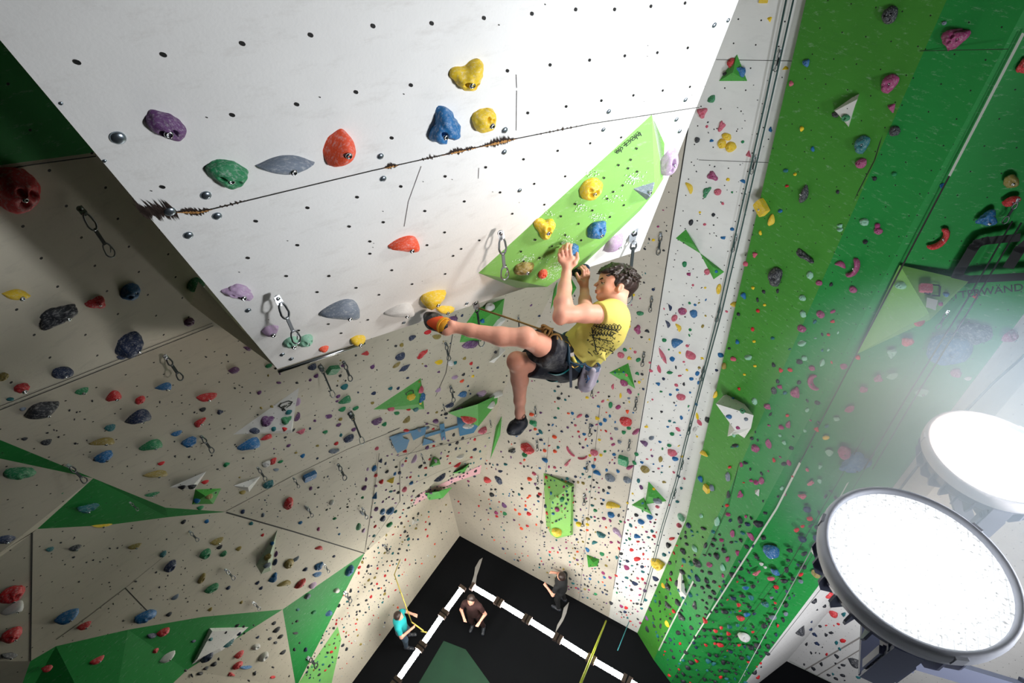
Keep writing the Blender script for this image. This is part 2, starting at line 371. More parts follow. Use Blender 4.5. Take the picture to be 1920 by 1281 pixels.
# painted lettering band, worn blue and pink
MBLUE = wallmat('worn_blue_paint', (52, 122, 168), dots=False, scuff=0.3, scufcol=(0.35, 0.36, 0.34))
MPINK = wallmat('faded_pink_paint', (226, 176, 186), dots=False, scuff=0.25)
for P in (((730, 820), (745, 850), (762, 842), (768, 825), (757, 822), (752, 812)), ((745, 815), (800, 800), (797, 815), (775, 826), (770, 812), (735, 823)), ((797, 815), (860, 797), (860, 802), (797, 821)),
          ((824, 796), (833, 794), (836, 824), (828, 826)), ((857, 782), (898, 797), (888, 812), (862, 818)), ((857, 782), (858, 797), (885, 790)), ((795, 822), (818, 829), (792, 836))):
    mb.poly([PN.at(x, y, 0.004) for x, y in P], MBLUE, CAM)
mb.poly([PN.at(x, y, 0.003) for x, y in ((775, 948), (784, 928), (903, 872), (900, 888), (850, 905))], MPINK, CAM)
o = mb.build('wall_left'); tag(o, kind='structure'); surf.append(o)
# left wall, upper slab with its lip
mb = MB()
a0 = PL1.at(-260, 873); a1 = PL1.at(400, 612); u1 = (PL1.n.cross(Vector((0, 0, 1)))).cross(PL1.n); u1 = u1 * (1 if u1.z > 0 else -1)
a2 = a1 + (a1 - PL1.at(0, 770)) * 0.9
gl = [PL1.at(-60, 318), PL1.at(170, 287)]; gl = [gl[0] + (gl[0] - gl[1]) * 1.0, gl[1] + (gl[1] - gl[0]) * 2.0]
tt = [p + u1 * ((TOPZ - p.z) / u1.z) for p in (gl[0], gl[1])]
mb.poly([a0, a1, a2, gl[1], gl[0]], MLEFT, CAM)
mb.poly([gl[0], gl[1], tt[1], tt[0]], MGREEN2, CAM)
mb.poly([PL1.at(-70, 797), PL1.at(0, 770), PL1.at(400, 612), PL2.at(400, 604), PL2.at(0, 762), PL2.at(-70, 790)], MLEFT)
seam(mb, PL1, ((-100, 809), (0, 769), (200, 690), (400, 611)), 0.006); seam(mb, PL1, ((-100, 802), (0, 762), (200, 683), (398, 606)), 0.004)
seam(mb, PL1, ((0, 319), (60, 309), (180, 293)), 0.005)
o = mb.build('wall_left_upper'); tag(o, kind='structure'); surf.append(o)
# the big white overhanging boulder box
mb = MB()
wl, wr = PW.at(520, 692), PW.at(1200, 470)
dl = (PW.at(0, 75) - wl); dr = (PW.at(1385, 0) - wr)
wlt = wl + dl * ((TOPZ - wl.z) / dl.z); wrt = wr + dr * ((TOPZ - wr.z) / dr.z)
mb.poly([wl, wr, wrt, wlt], MWHITE, CAM)
bk = [W(600, 640, 3.6), W(1130, 465, 4.3)]; bt = [Vector((wlt.x + 0.9, wlt.y + 1.6, TOPZ)), Vector((wrt.x - 0.6, wrt.y + 1.3, TOPZ))]
mb.poly([wl, wr, bk[1], bk[0]], MEDGE); mb.poly([wl, wlt, bt[0], bk[0]], MLEFT); mb.poly([wr, wrt, bt[1], bk[1]], MGREY)
# steel capping strip under the front edge
nrm = PW.n; ed = (wr - wl).normalized(); dn = ed.cross(nrm); dn = dn if dn.z < 0 else -dn
mb.poly([wl - ed * 0.01, wr, wr + dn * 0.035 - nrm * 0.03, wl - ed * 0.01 + dn * 0.03 - nrm * 0.03], MEDGE, CAM)
mb.tube([wl + dn * 0.018 + nrm * 0.004, wl + ed * 0.42 + dn * 0.018 + nrm * 0.004], 0.008, MSTEEL)
# joint across the face, worn and torn in places
SL = ((265, 395), (420, 384), (560, 356), (700, 322), (830, 291), (960, 262), (1100, 236), (1222, 216), (1312, 203))
SL = ((262, 398), (375, 398), (520, 363), (700, 320), (840, 289), (960, 262), (1110, 232), (1222, 215), (1312, 201))
seam(mb, PW, SL, 0.0035)
rnd = random.Random(4)
def seam_pt(x):
    for (x0, y0), (x1, y1) in zip(SL, SL[1:]):
        if x0 <= x <= x1: return y0 + (y1 - y0) * (x - x0) / (x1 - x0)
    return SL[-1][1]
updir = (wlt - wl).normalized()
for x0, x1, step, amp, brown in ((266, 330, 1.6, 0.060, 0), (330, 400, 2.2, 0.028, 1), (400, 470, 8, 0.012, 0), (722, 748, 1.8, 0.022, 1), (785, 830, 4, 0.022, 0), (830, 900, 3, 0.026, 1), (900, 972, 1.8, 0.036, 2), (980, 1110, 9, 0.016, 0)):
    x = x0
    while x < x1:
        c = PW.at(x, seam_pt(x), 0.0035)
        tp = max(0.15, math.sin(math.pi * (x - x0) / (x1 - x0 + 1e-6))) if not (x0 == 266) else 1
        a = amp * tp * rnd.uniform(0.25, 1.0); w = 0.004 * rnd.uniform(0.6, 1.5)
        b = amp * tp * rnd.uniform(0.1, 0.7)
        lean = ed * rnd.uniform(-0.25, 0.05)
        mb.poly([c - ed * w, c - (updir - lean) * b, c + ed * w, c + (updir + lean) * a], MCHIP, CAM)
        if brown and rnd.random() < 0.75:
            c = c + PW.n * 0.002; a *= 0.34
            mb.poly([c - ed * w * 1.3, c - updir * a * 0.7, c + ed * w * 1.3, c + updir * a * 0.8], MCHIP2, CAM)
        x += step * rnd.uniform(0.7, 1.3)
for p in (((790, 312), (766, 378), (758, 425)), ((968, 140), (969, 165)), ((969, 170), (968, 245)), ((898, 315), (897, 335))):
    seam(mb, PW, p, 0.0022, mat('rubber_scratch', (110, 106, 108), 0.8), 0.002)
HOLES = """145,117 307,103 455,82 583,66 700,49 810,44 908,34 998,26 1080,18 1153,18 1221,12 1285,6 436,216 557,196 668,173 771,160 952,133 1032,122 1106,113 1172,105 1233,99 1290,90
735,259 840,234 990,212 1062,200 1128,189 1188,179 1243,170 1294,163 305,351 752,350 835,331 911,314 982,299 1046,283 1107,269 1165,258 670,370 938,361 1002,345 1060,331 1021,384 577,390 480,415 797,396 871,378 719,417 961,401
465,484 617,518 558,460 694,453 801,460 865,467 735,507 835,514 773,533 711,553 694,476 834,436 537,518 595,548 668,540 616,608 727,638 899,451 560,620 690,600 640,625 850,480 930,500 655,425""".split()
for h in HOLES:
    x, y = map(float, h.split(','))
    c = PW.at(x, y, 0.0025); r_ = 0.0065; v_ = updir * r_; w_ = ed * r_
    mb.poly([c + w_ * math.cos(t * math.pi / 5) + v_ * math.sin(t * math.pi / 5) for t in range(10)], MHOLE, CAM)
    if rnd.random() < 0.4:
        c = PW.at(x + rnd.uniform(-60, 60), y + rnd.uniform(-30, 30), 0.0025); r_ = 0.0022; v_ = updir * r_; w_ = ed * r_
        mb.poly([c + w_ * math.cos(t * math.pi / 3) + v_ * math.sin(t * math.pi / 3) for t in range(6)], MHOLE, CAM)
o = mb.build('wall_white_overhang'); tag(o, kind='structure'); surf.append(o)
# cream flank panel of the box, seen past its left edge
mb = MB()
q = [PW.at(372, 528, -0.02), W(357, 570, 3.25), W(400, 603, 3.3), PW.at(519, 690, -0.02)]
MFL = wallmat('cream_flank_paint', (196, 190, 164), sp=0.1, rad=0.004, scuff=0.2)
mb.poly(q, MFL, CAM); mb.poly([q[1], q[2], W(500, 640, 3.9), W(420, 560, 3.8)], MFL); mb.poly([q[2], q[3], W(560, 650, 3.5), W(500, 640, 3.9)], MFL)
o = mb.build('wall_overhang_flank'); tag(o, kind='structure'); surf.append(o)
# roof plane, out of view but throwing the floodlight back
MROOF = mat('dark_hall_roof', (70, 74, 76), 0.9)
mb = MB(); mb.poly([Vector((-9, -6, TOPZ + .3)), Vector((10, -6, TOPZ + .3)), Vector((10, 9.5, TOPZ + .3)), Vector((-9, 9.5, TOPZ + .3))], MROOF, CAM)
o = mb.build('ceiling'); tag(o, kind='structure')
# ================================================================== lamps
def srgb(c): return (*_lin(c), 1)
def emis(name, rgb, k):
    m, t, b = nt(name); b.inputs['Base Color'].default_value = (0.8, 0.8, 0.8, 1)
    b.inputs['Emission Color'].default_value = srgb(rgb); b.inputs['Emission Strength'].default_value = k
    return m
def flood_glass(name, k):
    """frosted dusty lens: bright, with a faint square louvre grid and dust near the rim"""
    m, t, b = nt(name); N = t.nodes; K = t.links
    tc = N.new('ShaderNodeTexCoord')
    nz = N.new('ShaderNodeTexNoise'); nz.inputs['Scale'].default_value = 110; nz.inputs['Detail'].default_value = 8
    K.new(tc.outputs['UV'], nz.inputs['Vector'])
    ln = N.new('ShaderNodeVectorMath'); ln.operation = 'LENGTH'; K.new(tc.outputs['UV'], ln.inputs[0])
    sc = N.new('ShaderNodeVectorMath'); sc.operation = 'SCALE'; sc.inputs[3].default_value = 42; K.new(tc.outputs['UV'], sc.inputs[0])
    fr = N.new('ShaderNodeVectorMath'); fr.operation = 'FRACTION'; K.new(sc.outputs[0], fr.inputs[0])
    sx = N.new('ShaderNodeSeparateXYZ'); K.new(fr.outputs[0], sx.inputs[0])
    mn = N.new('ShaderNodeMath'); mn.operation = 'MINIMUM'; K.new(sx.outputs[0], mn.inputs[0]); K.new(sx.outputs[1], mn.inputs[1])
    gr = N.new('ShaderNodeMapRange'); gr.inputs[1].default_value = 0.04; gr.inputs[2].default_value = 0.16; gr.inputs[3].default_value = 0.62; gr.inputs[4].default_value = 1.0; K.new(mn.outputs[0], gr.inputs[0])
    dm = N.new('ShaderNodeMapRange'); dm.inputs[1].default_value = 0.54; dm.inputs[2].default_value = 0.66; dm.inputs[3].default_value = 1.0; dm.inputs[4].default_value = 0.45; K.new(nz.outputs['Fac'], dm.inputs[0])
    rr = N.new('ShaderNodeMapRange'); rr.inputs[1].default_value = 0.10; rr.inputs[2].default_value = 0.245; rr.inputs[3].default_value = 1.0; rr.inputs[4].default_value = 0.25; K.new(ln.outputs['Value'], rr.inputs[0])
    a = N.new('ShaderNodeMath'); a.operation = 'MULTIPLY'; K.new(gr.outputs[0], a.inputs[0]); K.new(rr.outputs[0], a.inputs[1])
    b2 = N.new('ShaderNodeMath'); b2.operation = 'MULTIPLY'; K.new(a.outputs[0], b2.inputs[0]); K.new(dm.outputs[0], b2.inputs[1])
    e = N.new('ShaderNodeMath'); e.operation = 'MULTIPLY'; e.inputs[1].default_value = k; K.new(b2.outputs[0], e.inputs[0])
    b.inputs['Base Color'].default_value = (0.7, 0.72, 0.74, 1); b.inputs['Emission Color'].default_value = (0.95, 0.98, 1, 1)
    K.new(e.outputs[0], b.inputs['Emission Strength'])
    return m
MLAMP = mat('lamp_rim_aluminium', (222, 226, 240), 0.6, 0.0)
MHOUS = mat('lamp_housing_grey', (128, 134, 160), 0.45, 0.3)
MGLASS = flood_glass('floodlight_lens_light', 2.2)
def floodlight(label, c, n, r, bar_dir):
    c = Vector(c); n = Vector(n).normalized(); a = (Vector(bar_dir) - n * Vector(bar_dir).dot(n)).normalized(); b = n.cross(a)
    root = empty('floodlight', c - n * 0.10); tag(root, label, 'lamp', None)
    mb = MB(); seg = 64                                  # lens disc with metre UVs
    V_ = [c]; F_ = []; U_ = [(0, 0)]
    for k in range(seg):
        th = 2 * math.pi * k / seg; V_.append(c + (a * math.cos(th) + b * math.sin(th)) * r * 0.915); U_.append((math.cos(th) * r, math.sin(th) * r))
    for k in range(seg): F_.append((0, 1 + k, 1 + (k + 1) % seg))
    mb.mesh(V_, F_, MGLASS, False); mb.u = [U_[i] for f in F_ for i in f]
    g = mb.build('lens', root); tag(g, 'glowing dusty round glass')
    mb = MB(); mb.lathe(c, n, [(r * 0.905, -0.002), (r * 0.915, 0.010), (r * 0.95, 0.014), (r * 0.99, 0.008), (r, -0.004), (r * 0.995, -0.028), (r * 0.95, -0.034)], MLAMP, 64)
    ri = mb.build('rim', root)
    for k in range(3):
        mb = MB(); th = 2 * math.pi * k / 3 + 0.9; q = c + (a * math.cos(th) + b * math.sin(th)) * r * 0.985; t = (b * math.cos(th) - a * math.sin(th))
        mb.box(q - n * 0.004, t * 0.012, n * 0.014, n.cross(t) * 0.005, MLAMP); mb.build('rim_clip', ri)
    mb = MB(); mb.lathe(c, -n, [(r * 0.95, 0.03), (r * 0.90, 0.07), (r * 0.80, 0.10), (r * 0.52, 0.13), (r * 0.30, 0.15), (r * 0.28, 0.19), (r * 0.01, 0.195)], MHOUS, 48); mb.build('housing', root)
    mb = MB()
    for k in range(26):
        th = 2 * math.pi * k / 26; dd = a * math.cos(th) + b * math.sin(th); t = n.cross(dd)
        P = [(0.30, 0.15), (0.52, 0.13), (0.80, 0.10), (0.90, 0.07), (0.955, 0.045), (0.965, 0.085), (0.88, 0.125), (0.56, 0.16), (0.34, 0.18)]
        for s_ in (-1, 1): mb.poly([c + dd * r * x - n * y + t * 0.003 * s_ for x, y in P], MHOUS)
        for (x0, y0), (x1, y1) in zip(P, P[1:]): mb.poly([c + dd * r * x0 - n * y0 - t * 0.003, c + dd * r * x0 - n * y0 + t * 0.003, c + dd * r * x1 - n * y1 + t * 0.003, c + dd * r * x1 - n * y1 - t * 0.003], MHOUS)
    mb.build('cooling_fins', root)
    # yoke: perforated side plate and cross bar behind the housing
    mb = MB()
    for s_ in (-1, 1):
        o_ = c + b * s_ * (r * 0.9) - n * 0.07
        for k in range(4): mb.box(o_ - n * 0.03 * k + b * s_ * 0.03 * 0 , a * 0.03, n * 0.004, b * 0.012, MHOUS)
        for q in (-1, 1): mb.box(o_ - n * 0.08 + a * q * 0.03, a * 0.006, n * 0.05, b * 0.010, MHOUS)
    mb.box(c - n * 0.24, b * r * 0.95, a * 0.03, n * 0.006, MHOUS)
    for s_ in (-1, 1): mb.box(c + b * s_ * r * 0.95 - n * 0.14, a * 0.028, n * 0.10, b * 0.005, MHOUS)
    mb.build('yoke', root)
    mb = MB(); mb.lathe(c + b * r * 0.97 - n * 0.09, b, [(0.0, 0.03), (0.016, 0.03), (0.02, 0.015), (0.02, 0)], MSTEEL, 12); mb.build('pivot_bolt', root)
    return root
nA = nB = Vector((0, 0, 1))
cA = W(1717.5, 1058, 1.25); cB = W(1861, 856, 1.86)
barv = M @ Vector((1, 0.35, 0.1))
floodlight('large round floodlight, fully in view at lower right, glowing white', cA, nA, 0.205, M @ Vector((.78, .61, .02)))
floodlight('round floodlight cut by the right edge, behind the fully visible one', cB, nB, 0.205, M @ Vector((.88, .47, .02)))
mb = MB(); p0 = W(1668, 1222, 1.52); p1 = W(2080, 1345, 1.62)
ax = (p1 - p0).normalized(); up = ax.orthogonal().normalized(); sd = ax.cross(up)
mb.box((p0 + p1) / 2, ax * (p1 - p0).length / 2, up * 0.022, sd * 0.022, MHOUS)
mb.box(p0 + ax * 0.01, ax * 0.05, up * 0.03, sd * 0.03, MHOUS); mb.box(p0 + ax * 0.5, ax * 0.02, up * 0.03, sd * 0.03, MHOUS)
o = mb.build('mounting_bar', origin=p0); tag(o, 'grey square metal bar carrying the floodlights, lower right corner', 'bar')
# fluorescent tubes round the pit, hung about three metres above the mats
MTUBE = emis('tube_light', (255, 250, 240), 100.0)
MCAPT = mat('tube_end_cap', (120, 100, 96), 0.6)
TZ = 2.6
def tubes(row, group, labels):
    for (a, b), lb in zip(zip(row, row[1:]), labels):
        A = floor_at(a[0], a[1], TZ); B = floor_at(b[0], b[1], TZ); t = (B - A).normalized(); A += t * 0.05; B -= t * 0.05
        root = empty('fluorescent_lamp', (A + B) / 2); tag(root, lb, 'lamp', group)
        mb = MB(); s = t.cross(Vector((0, 0, 1)))
        mb.box((A + B) / 2, t * ((B - A).length / 2), s * 0.042, Vector((0, 0, 0.03)), MTUBE); mb.build('tube', root)
        for q in (A, B):
            mb = MB(); mb.box(q, t * 0.035, s * 0.075, Vector((0, 0, 0.045)), MCAPT); mb.build('end_cap', root)
tubes([(870, 1099), (832, 1151), (790, 1212), (743, 1279), (700, 1342)], 'tube lamps along the left side of the pit', ['short glowing tube lamp nearest the pit corner, left row', 'second glowing tube lamp from the corner, left row', 'third glowing tube lamp from the corner, left row', 'last glowing tube lamp of the left row, cut by the bottom edge'])
tubes([(882, 1098), (935, 1129), (988, 1161), (1046, 1197), (1108, 1236), (1175, 1275), (1240, 1316)], 'tube lamps along the right side of the pit', ['glowing tube lamp nearest the pit corner, right row', 'second glowing tube lamp from the corner, right row', 'third glowing tube lamp from the corner, right row', 'fourth tube lamp of the right row, ending at the yellow rope', 'fifth glowing tube lamp of the right row, past the yellow rope', 'last glowing tube lamp of the right row, cut by the bottom edge'])

# ================================================================== volumes bolted to the walls
def volume(label, plane, base, tops, faces, m, cat='climbing volume', name='climbing_volume', group=None, mats=None, inset=0.0):
    """base: pixels on the wall plane; tops: (px,py,raise); faces: indices into base+tops"""
    P = [plane.at(x, y, -inset) for x, y in base]
    P += [plane.at(x, y, h) for x, y, h in tops]
    c = sum(P, Vector()) / len(P)
    mb = MB()
    for i, f in enumerate(faces):
        pts = [P[k] for k in f]
        cc = sum(pts, Vector()) / len(pts)
        mb.poly(pts, (mats[i] if mats else m), cc + (cc - (c - plane.n * 0.3)))
    o = mb.build(name, origin=P[0]); tag(o, label, cat, group)
    o['pl'] = 0; del o['pl']
    surf.append(o); return o, P
# the large green volume the climber hangs from
GP = pl3(PW.at(1222, 215, .004), PW.at(897, 512, .004), PW.at(1052, 520, 0.13))
vb = [PW.at(1222, 215), PW.at(897, 512), PW.at(968, 540), PW.at(1090, 500), PW.at(1200, 395), PW.at(1244, 335), PW.at(1246, 269)]
vt = [GP.at(1026, 538), GP.at(1050, 521), GP.at(1118, 465), GP.at(1228, 361)]
mb = MB()
mb.poly([vb[0], vb[1], vt[0], vt[1], vt[2], vt[3]], MVOL, CAM)
cc = sum(vb, Vector()) / 7 - PW.n * 0.4
def outp(p): 
    c_ = sum(p, Vector()) / len(p); mb.poly(p, MVOL, c_ + (c_ - cc))
outp([vb[0], vt[3], vb[5], vb[6]]); outp([vb[1], vb[2], vt[0]]); outp([vb[2], vb[3], vt[1], vt[0]]); outp([vb[3], vb[4], vt[2], vt[1]]); outp([vb[4], vb[5], vt[3], vt[2]])
VH = "1194,279 1160,310 1178,316 1195,322 1133,334 1168,348 1139,373 1170,385 1079,383 1111,395 1144,407 1052,406 1085,420 1004,450 1035,462 1060,441 1090,451 977,472 1012,484 948,498 982,490 1183,300 1150,360 1118,430".split()
guu = GP.n.orthogonal().normalized(); gvv = GP.n.cross(guu)
for h in VH:
    x, y = map(float, h.split(',')); c = GP.at(x, y, 0.002)
    mb.poly([c + (guu * math.cos(t * math.pi / 5) + gvv * math.sin(t * math.pi / 5)) * 0.0062 for t in range(10)], MHOLE, CAM)
MCHALK = mat('chalk_dust', (206, 228, 208), 0.95)
rc = random.Random(21)
for cx_, cy_, sx_, sy_, n_ in ((1062, 452, 16, 9, 90), (1042, 505, 16, 20, 150), (1028, 520, 22, 8, 60), (988, 486, 22, 7, 90), (1122, 408, 18, 7, 80), (1192, 336, 18, 9, 110), (1088, 390, 12, 10, 40), (1155, 372, 22, 10, 40), (1110, 326, 16, 6, 40), (1030, 402, 14, 6, 30)):
    for k_ in range(n_):
        x_, y_ = cx_ + rc.gauss(0, sx_ * .55), cy_ + rc.gauss(0, sy_ * .55)
        c = GP.at(x_, y_, 0.0014 + rc.random() * .0003); r_ = rc.uniform(.0008, .0042) * (1.4 if rc.random() < .2 else 1); a_ = rc.uniform(0, 6.28)
        mb.poly([c + (guu * math.cos(a_ + t * 1.2566) + gvv * math.sin(a_ + t * 1.2566)) * r_ * rc.uniform(.4, 1.2) for t in range(5)], MCHALK, CAM)
gvol = mb.build('climbing_volume', origin=vb[0]); tag(gvol, 'large light green wedge volume the climber hangs from', 'climbing volume'); surf.append(gvol)
def lettering(parent, body, plane, p0, p1, hpx, m, name='lettering', shear=0.0, off=0.004):
    """words between two pixels (baseline start, baseline end) with cap height in px"""
    cu = bpy.data.curves.new('tmp_text', 'FONT'); cu.body = body; cu.size = 1; cu.extrude = 0.0; cu.offset = 0.012; cu.resolution_u = 3; cu.shear = shear
    to = bpy.data.objects.new('tmp_text', cu); COL.objects.link(to)
    bpy.context.view_layer.update(); me = bpy.data.meshes.new_from_object(to.evaluated_get(bpy.context.evaluated_depsgraph_get()))
    bpy.data.objects.remove(to)
    xs = [v.co.x for v in me.vertices]; x0, x1 = min(xs), max(xs)
    A = plane.at(*p0, off); B = plane.at(*p1, off); ux = (B - A) / (x1 - x0); n = plane.n
    uy = n.cross(ux).normalized()
    hh = (plane.at(p0[0] + 0, p0[1] + hpx) - plane.at(*p0)).length / 0.72
    base = wloc(parent) if parent else Vector()
    me.transform(Matrix.Identity(4))
    for v in me.vertices: v.co = A + ux * (v.co.x - x0) + uy * hh * v.co.y - base
    me.materials.clear(); me.materials.append(m); me.update()
    o = bpy.data.objects.new(name, me); COL.objects.link(o)
    if parent: o.parent = parent
    return o
MINK = mat('black_print', (16, 26, 24), 0.7)
lettering(gvol, 'blocz.de', GP, (1200, 247), (1154, 285), 10, MINK)
# right wall volumes
tri = [(0, 1, 3), (1, 2, 3), (0, 2, 3)]
volume('green pyramid volume high on the grey wall, beside the white overhang', PR, [(1382, 102), (1348, 152), (1401, 152)], [(1374, 136, .12)], tri, MVOLD)
volume('flat white triangular volume on the upper green wall', PF1, [(1613, 171), (1562, 206), (1592, 241)], [(1608, 186, .10), (1566, 208, .12), (1590, 232, .10)], [(3, 4, 5), (0, 1, 4, 3), (1, 2, 5, 4), (0, 2, 5, 3)], MVOLW)
volume('green triangle volume, upper half of the bow tie on the pale lane', PR, [(1286, 430), (1267, 447), (1314, 476)], [(1300, 458, .07)], tri, MVOLD, group=None)
volume('green triangle volume, lower half of the bow tie on the pale lane', PR, [(1312, 474), (1358, 510), (1338, 524)], [(1336, 500, .07)], tri, MVOLD)
volume('green triangle volume below the climber on the grey wall', PR, [(1178, 681), (1142, 699), (1191, 729)], [(1174, 700, .08)], tri, MVOLD)
volume('tall light green prism volume low on the grey wall', PR, [(1019, 887), (1076, 908), (1074, 1003), (1044, 1010), (1024, 985)], [(1033, 940, .25), (1033, 1003, .22), (1071, 912, .1), (1070, 1003, .1)], [(0, 1, 7, 5), (0, 5, 6, 4), (5, 7, 8, 6), (1, 2, 8, 7), (6, 8, 2, 3), (4, 6, 3)], MVOL)
volume('green pyramid volume, upper right half of the pair on the pale lane', PR, [(1216, 903), (1250, 940), (1209, 946)], [(1216, 931, .14)], tri, MVOLD)
volume('green pyramid volume, lower left half of the pair on the pale lane', PR, [(1207, 933), (1184, 947), (1222, 965)], [(1210, 952, .12)], tri, MVOLD)
volume('small dark green volume near the bottom of the grey wall', PR, [(1100, 1040), (1124, 1049), (1120, 1062), (1103, 1064)], [(1112, 1055, .12)], [(0, 1, 4), (1, 2, 4), (2, 3, 4), (0, 3, 4)], MVOLD)
volume('white box volume sticking out at the edge of the green pillar', PR, [(1366, 732), (1350, 830), (1372, 858), (1384, 760)], [(1374, 730, .06), (1342, 757, .55), (1378, 807, .62), (1408, 803, .62), (1413, 779, .58)], [(4, 5, 6, 7, 8), (0, 5, 4), (0, 1, 6, 5), (1, 2, 7, 6), (2, 3, 8, 7), (3, 0, 4, 8)], MVOLW)
volume('white spike volume at the foot of the green pillar', PF1, [(1277, 1056), (1266, 1094), (1276, 1120), (1287, 1119)], [(1277, 1108, .14)], [(0, 1, 4), (1, 2, 4), (2, 3, 4), (0, 3, 4)], MVOLW)
volume('large light green volume with printed sign on the right green wall', PF3, [(1687, 497), (1605, 665), (1744, 600), (1817, 527)], [(1742, 588, .30)], [(0, 1, 4), (1, 2, 4), (2, 3, 4), (0, 3, 4)], MVOL)
lv = surf[-1]
# left wall volumes
volume('pale triangle volume with small logo on the left wall', PL2, [(561, 727), (437, 815), (548, 812), (553, 765)], [(546, 806, .10)], [(0, 1, 4), (1, 2, 4), (2, 3, 4), (0, 3, 4)], MVOLW); lw1 = surf[-1]
volume('green triangle volume left of the dangling foot', PL2, [(789, 709), (700, 768), (796, 768)], [(784, 758, .10)], tri, MVOLD); lg1 = surf[-1]
volume('green volume under the foot of the climber, crossed by the rope', PL2, [(946, 560), (893, 580), (868, 615), (862, 642), (900, 640), (940, 600)], [(925, 585, .16), (876, 625, .05)], [(0, 1, 6), (1, 2, 7, 6), (2, 3, 7), (3, 4, 7), (4, 5, 6, 7), (5, 0, 6)], MVOLD)
volume('green angular volume above the blue painted letters', PN, [(840, 774), (865, 770), (934, 740), (932, 756), (897, 800)], [(896, 758, .25)], [(0, 1, 5), (1, 2, 5), (2, 3, 5), (3, 4, 5), (4, 0, 5)], MVOLD)
volume('narrow green strip volume standing in the corner below the blue letters', PR, [(941, 780), (930, 800), (919, 862), (938, 815)], [(935, 800, .08)], [(0, 1, 4), (1, 2, 4), (2, 3, 4), (0, 3, 4)], MVOLD)
volume('narrow green strip volume in the corner beside the forearm', PR, [(1046, 520), (1038, 545), (1032, 582), (1042, 560)], [(1040, 550, .06)], [(0, 1, 4), (1, 2, 4), (2, 3, 4), (0, 3, 4)], MVOLD)
volume('green wedge volume between the climber\'s two forearms', PR, [(1070, 520), (1072, 555), (1081, 540)], [(1074, 540, .08)], tri, MVOLD)
volume('small green volume alone between the panel joints below the blue letters', PN, [(813, 857), (805, 876), (826, 871), (824, 862)], [(817, 868, .12)], [(0, 1, 4), (1, 2, 4), (2, 3, 4), (0, 3, 4)], MVOLD)
volume('small green volume on the pink painted band, nearer the corner', PN, [(881, 869), (848, 888), (870, 887)], [(868, 880, .10)], tri, MVOLD)
volume('small green volume at the lower end of the pink band', PN, [(848, 914), (795, 925), (805, 938), (830, 934)], [(822, 922, .14)], [(0, 1, 4), (1, 2, 4), (2, 3, 4), (0, 3, 4)], MVOLD)
volume('small white volume in the cream lower wall', PLW, [(773, 971), (788, 978), (772, 985)], [(777, 978, .06)], tri, MVOLW)
volume('white triangle volume with two dark holds, left of the green square', PL2, [(387, 884), (318, 914), (364, 919)], [(362, 910, .07)], tri, MVOLW)
volume('white triangle volume with two dark holds, right of the green square', PL2, [(489, 893), (438, 911), (467, 923)], [(465, 914, .07)], tri, MVOLW)
volume('green square volume between two white triangle volumes', PL2, [(366, 918), (415, 916), (400, 945), (360, 946)], [(385, 930, .06)], [(0, 1, 4), (1, 2, 4), (2, 3, 4), (0, 3, 4)], MVOLD)
volume('pale translucent triangular volume on the lower left wall', PU, [(520, 994), (480, 1060), (490, 1077), (508, 1070)], [(502, 1055, .12)], [(0, 1, 4), (1, 2, 4), (2, 3, 4), (0, 3, 4)], wallmat('pale_green_volume_paint', (168, 184, 160), sp=0.1, rad=0.004))
PGb = pl3(u[(240, 1181)], u[(530, 1143)], gr)
volume('white plate volume on the dark green band at lower left', PGb, [(393, 1178), (466, 1176), (416, 1222), (360, 1246)], [(398, 1184, .05), (450, 1182, .05), (412, 1216, .05), (370, 1236, .05)], [(4, 5, 6, 7), (0, 1, 5, 4), (1, 2, 6, 5), (2, 3, 7, 6), (3, 0, 4, 7)], MVOLW)
volume('white angular volume behind the thigh of the climber', PL2, [(937, 650), (915, 680), (925, 682), (950, 655)], [(935, 668, .12)], [(0, 1, 4), (1, 2, 4), (2, 3, 4), (0, 3, 4)], MVOLW)
# printed carabiner-like marks on volumes and the big club lettering on the green wall
def strokes(parent, plane, lines, wpx, m, name='logo', off=0.004):
    mb = MB()
    for P in lines:
        for a, b in zip(P, P[1:]):
            A = plane.at(*a, off); B = plane.at(*b, off); t = (B - A); L = t.length
            if L < 1e-5: continue
            t /= L; s = plane.n.cross(t) * wpx / F * plane.dep(*a) * 0.5; e = t * (wpx / F * plane.dep(*a) * 0.35)
            mb.poly([A - s - e, B - s + e, B + s + e, A + s - e], m, CAM)
    return mb.build(name, parent)
lp = pl3(PL2.at(561, 727, .008), PL2.at(437, 815, .008), PL2.at(546, 806, .108))
strokes(lw1, lp, [[(527, 757), (523, 762), (535, 770), (531, 765), (538, 760)], [(527, 757), (541, 752), (548, 754), (544, 760), (538, 764)], [(528, 764), (534, 761)], [(541, 757), (546, 756)]], 2.2, MINK)
lp = pl3(PL2.at(789, 709, .008), PL2.at(700, 768, .008), PL2.at(784, 758, .108))
strokes(lg1, lp, [[(762, 741), (761, 738), (768, 733), (775, 733), (775, 738)]], 1.8, MINK)
lp = pl3(PF3.at(1687, 497, .01), PF3.at(1817, 527, .01), PF3.at(1742, 588, .31))
strokes(lv, lp, [[(1748, 534), (1760, 535), (1763, 538), (1761, 555), (1748, 554)], [(1735, 534), (1745, 535), (1743, 552), (1734, 550)], [(1735, 543), (1744, 544)]], 3.0, MINK)
mb = MB(); mb.poly([lp.at(x, y, .012) for x, y in ((1738, 558), (1759, 563), (1754, 582), (1736, 576))], MVOLW, CAM); mb.build('white_sticker', lv)
MBLK = mat('black_wall_paint', (14, 18, 22), 0.7)
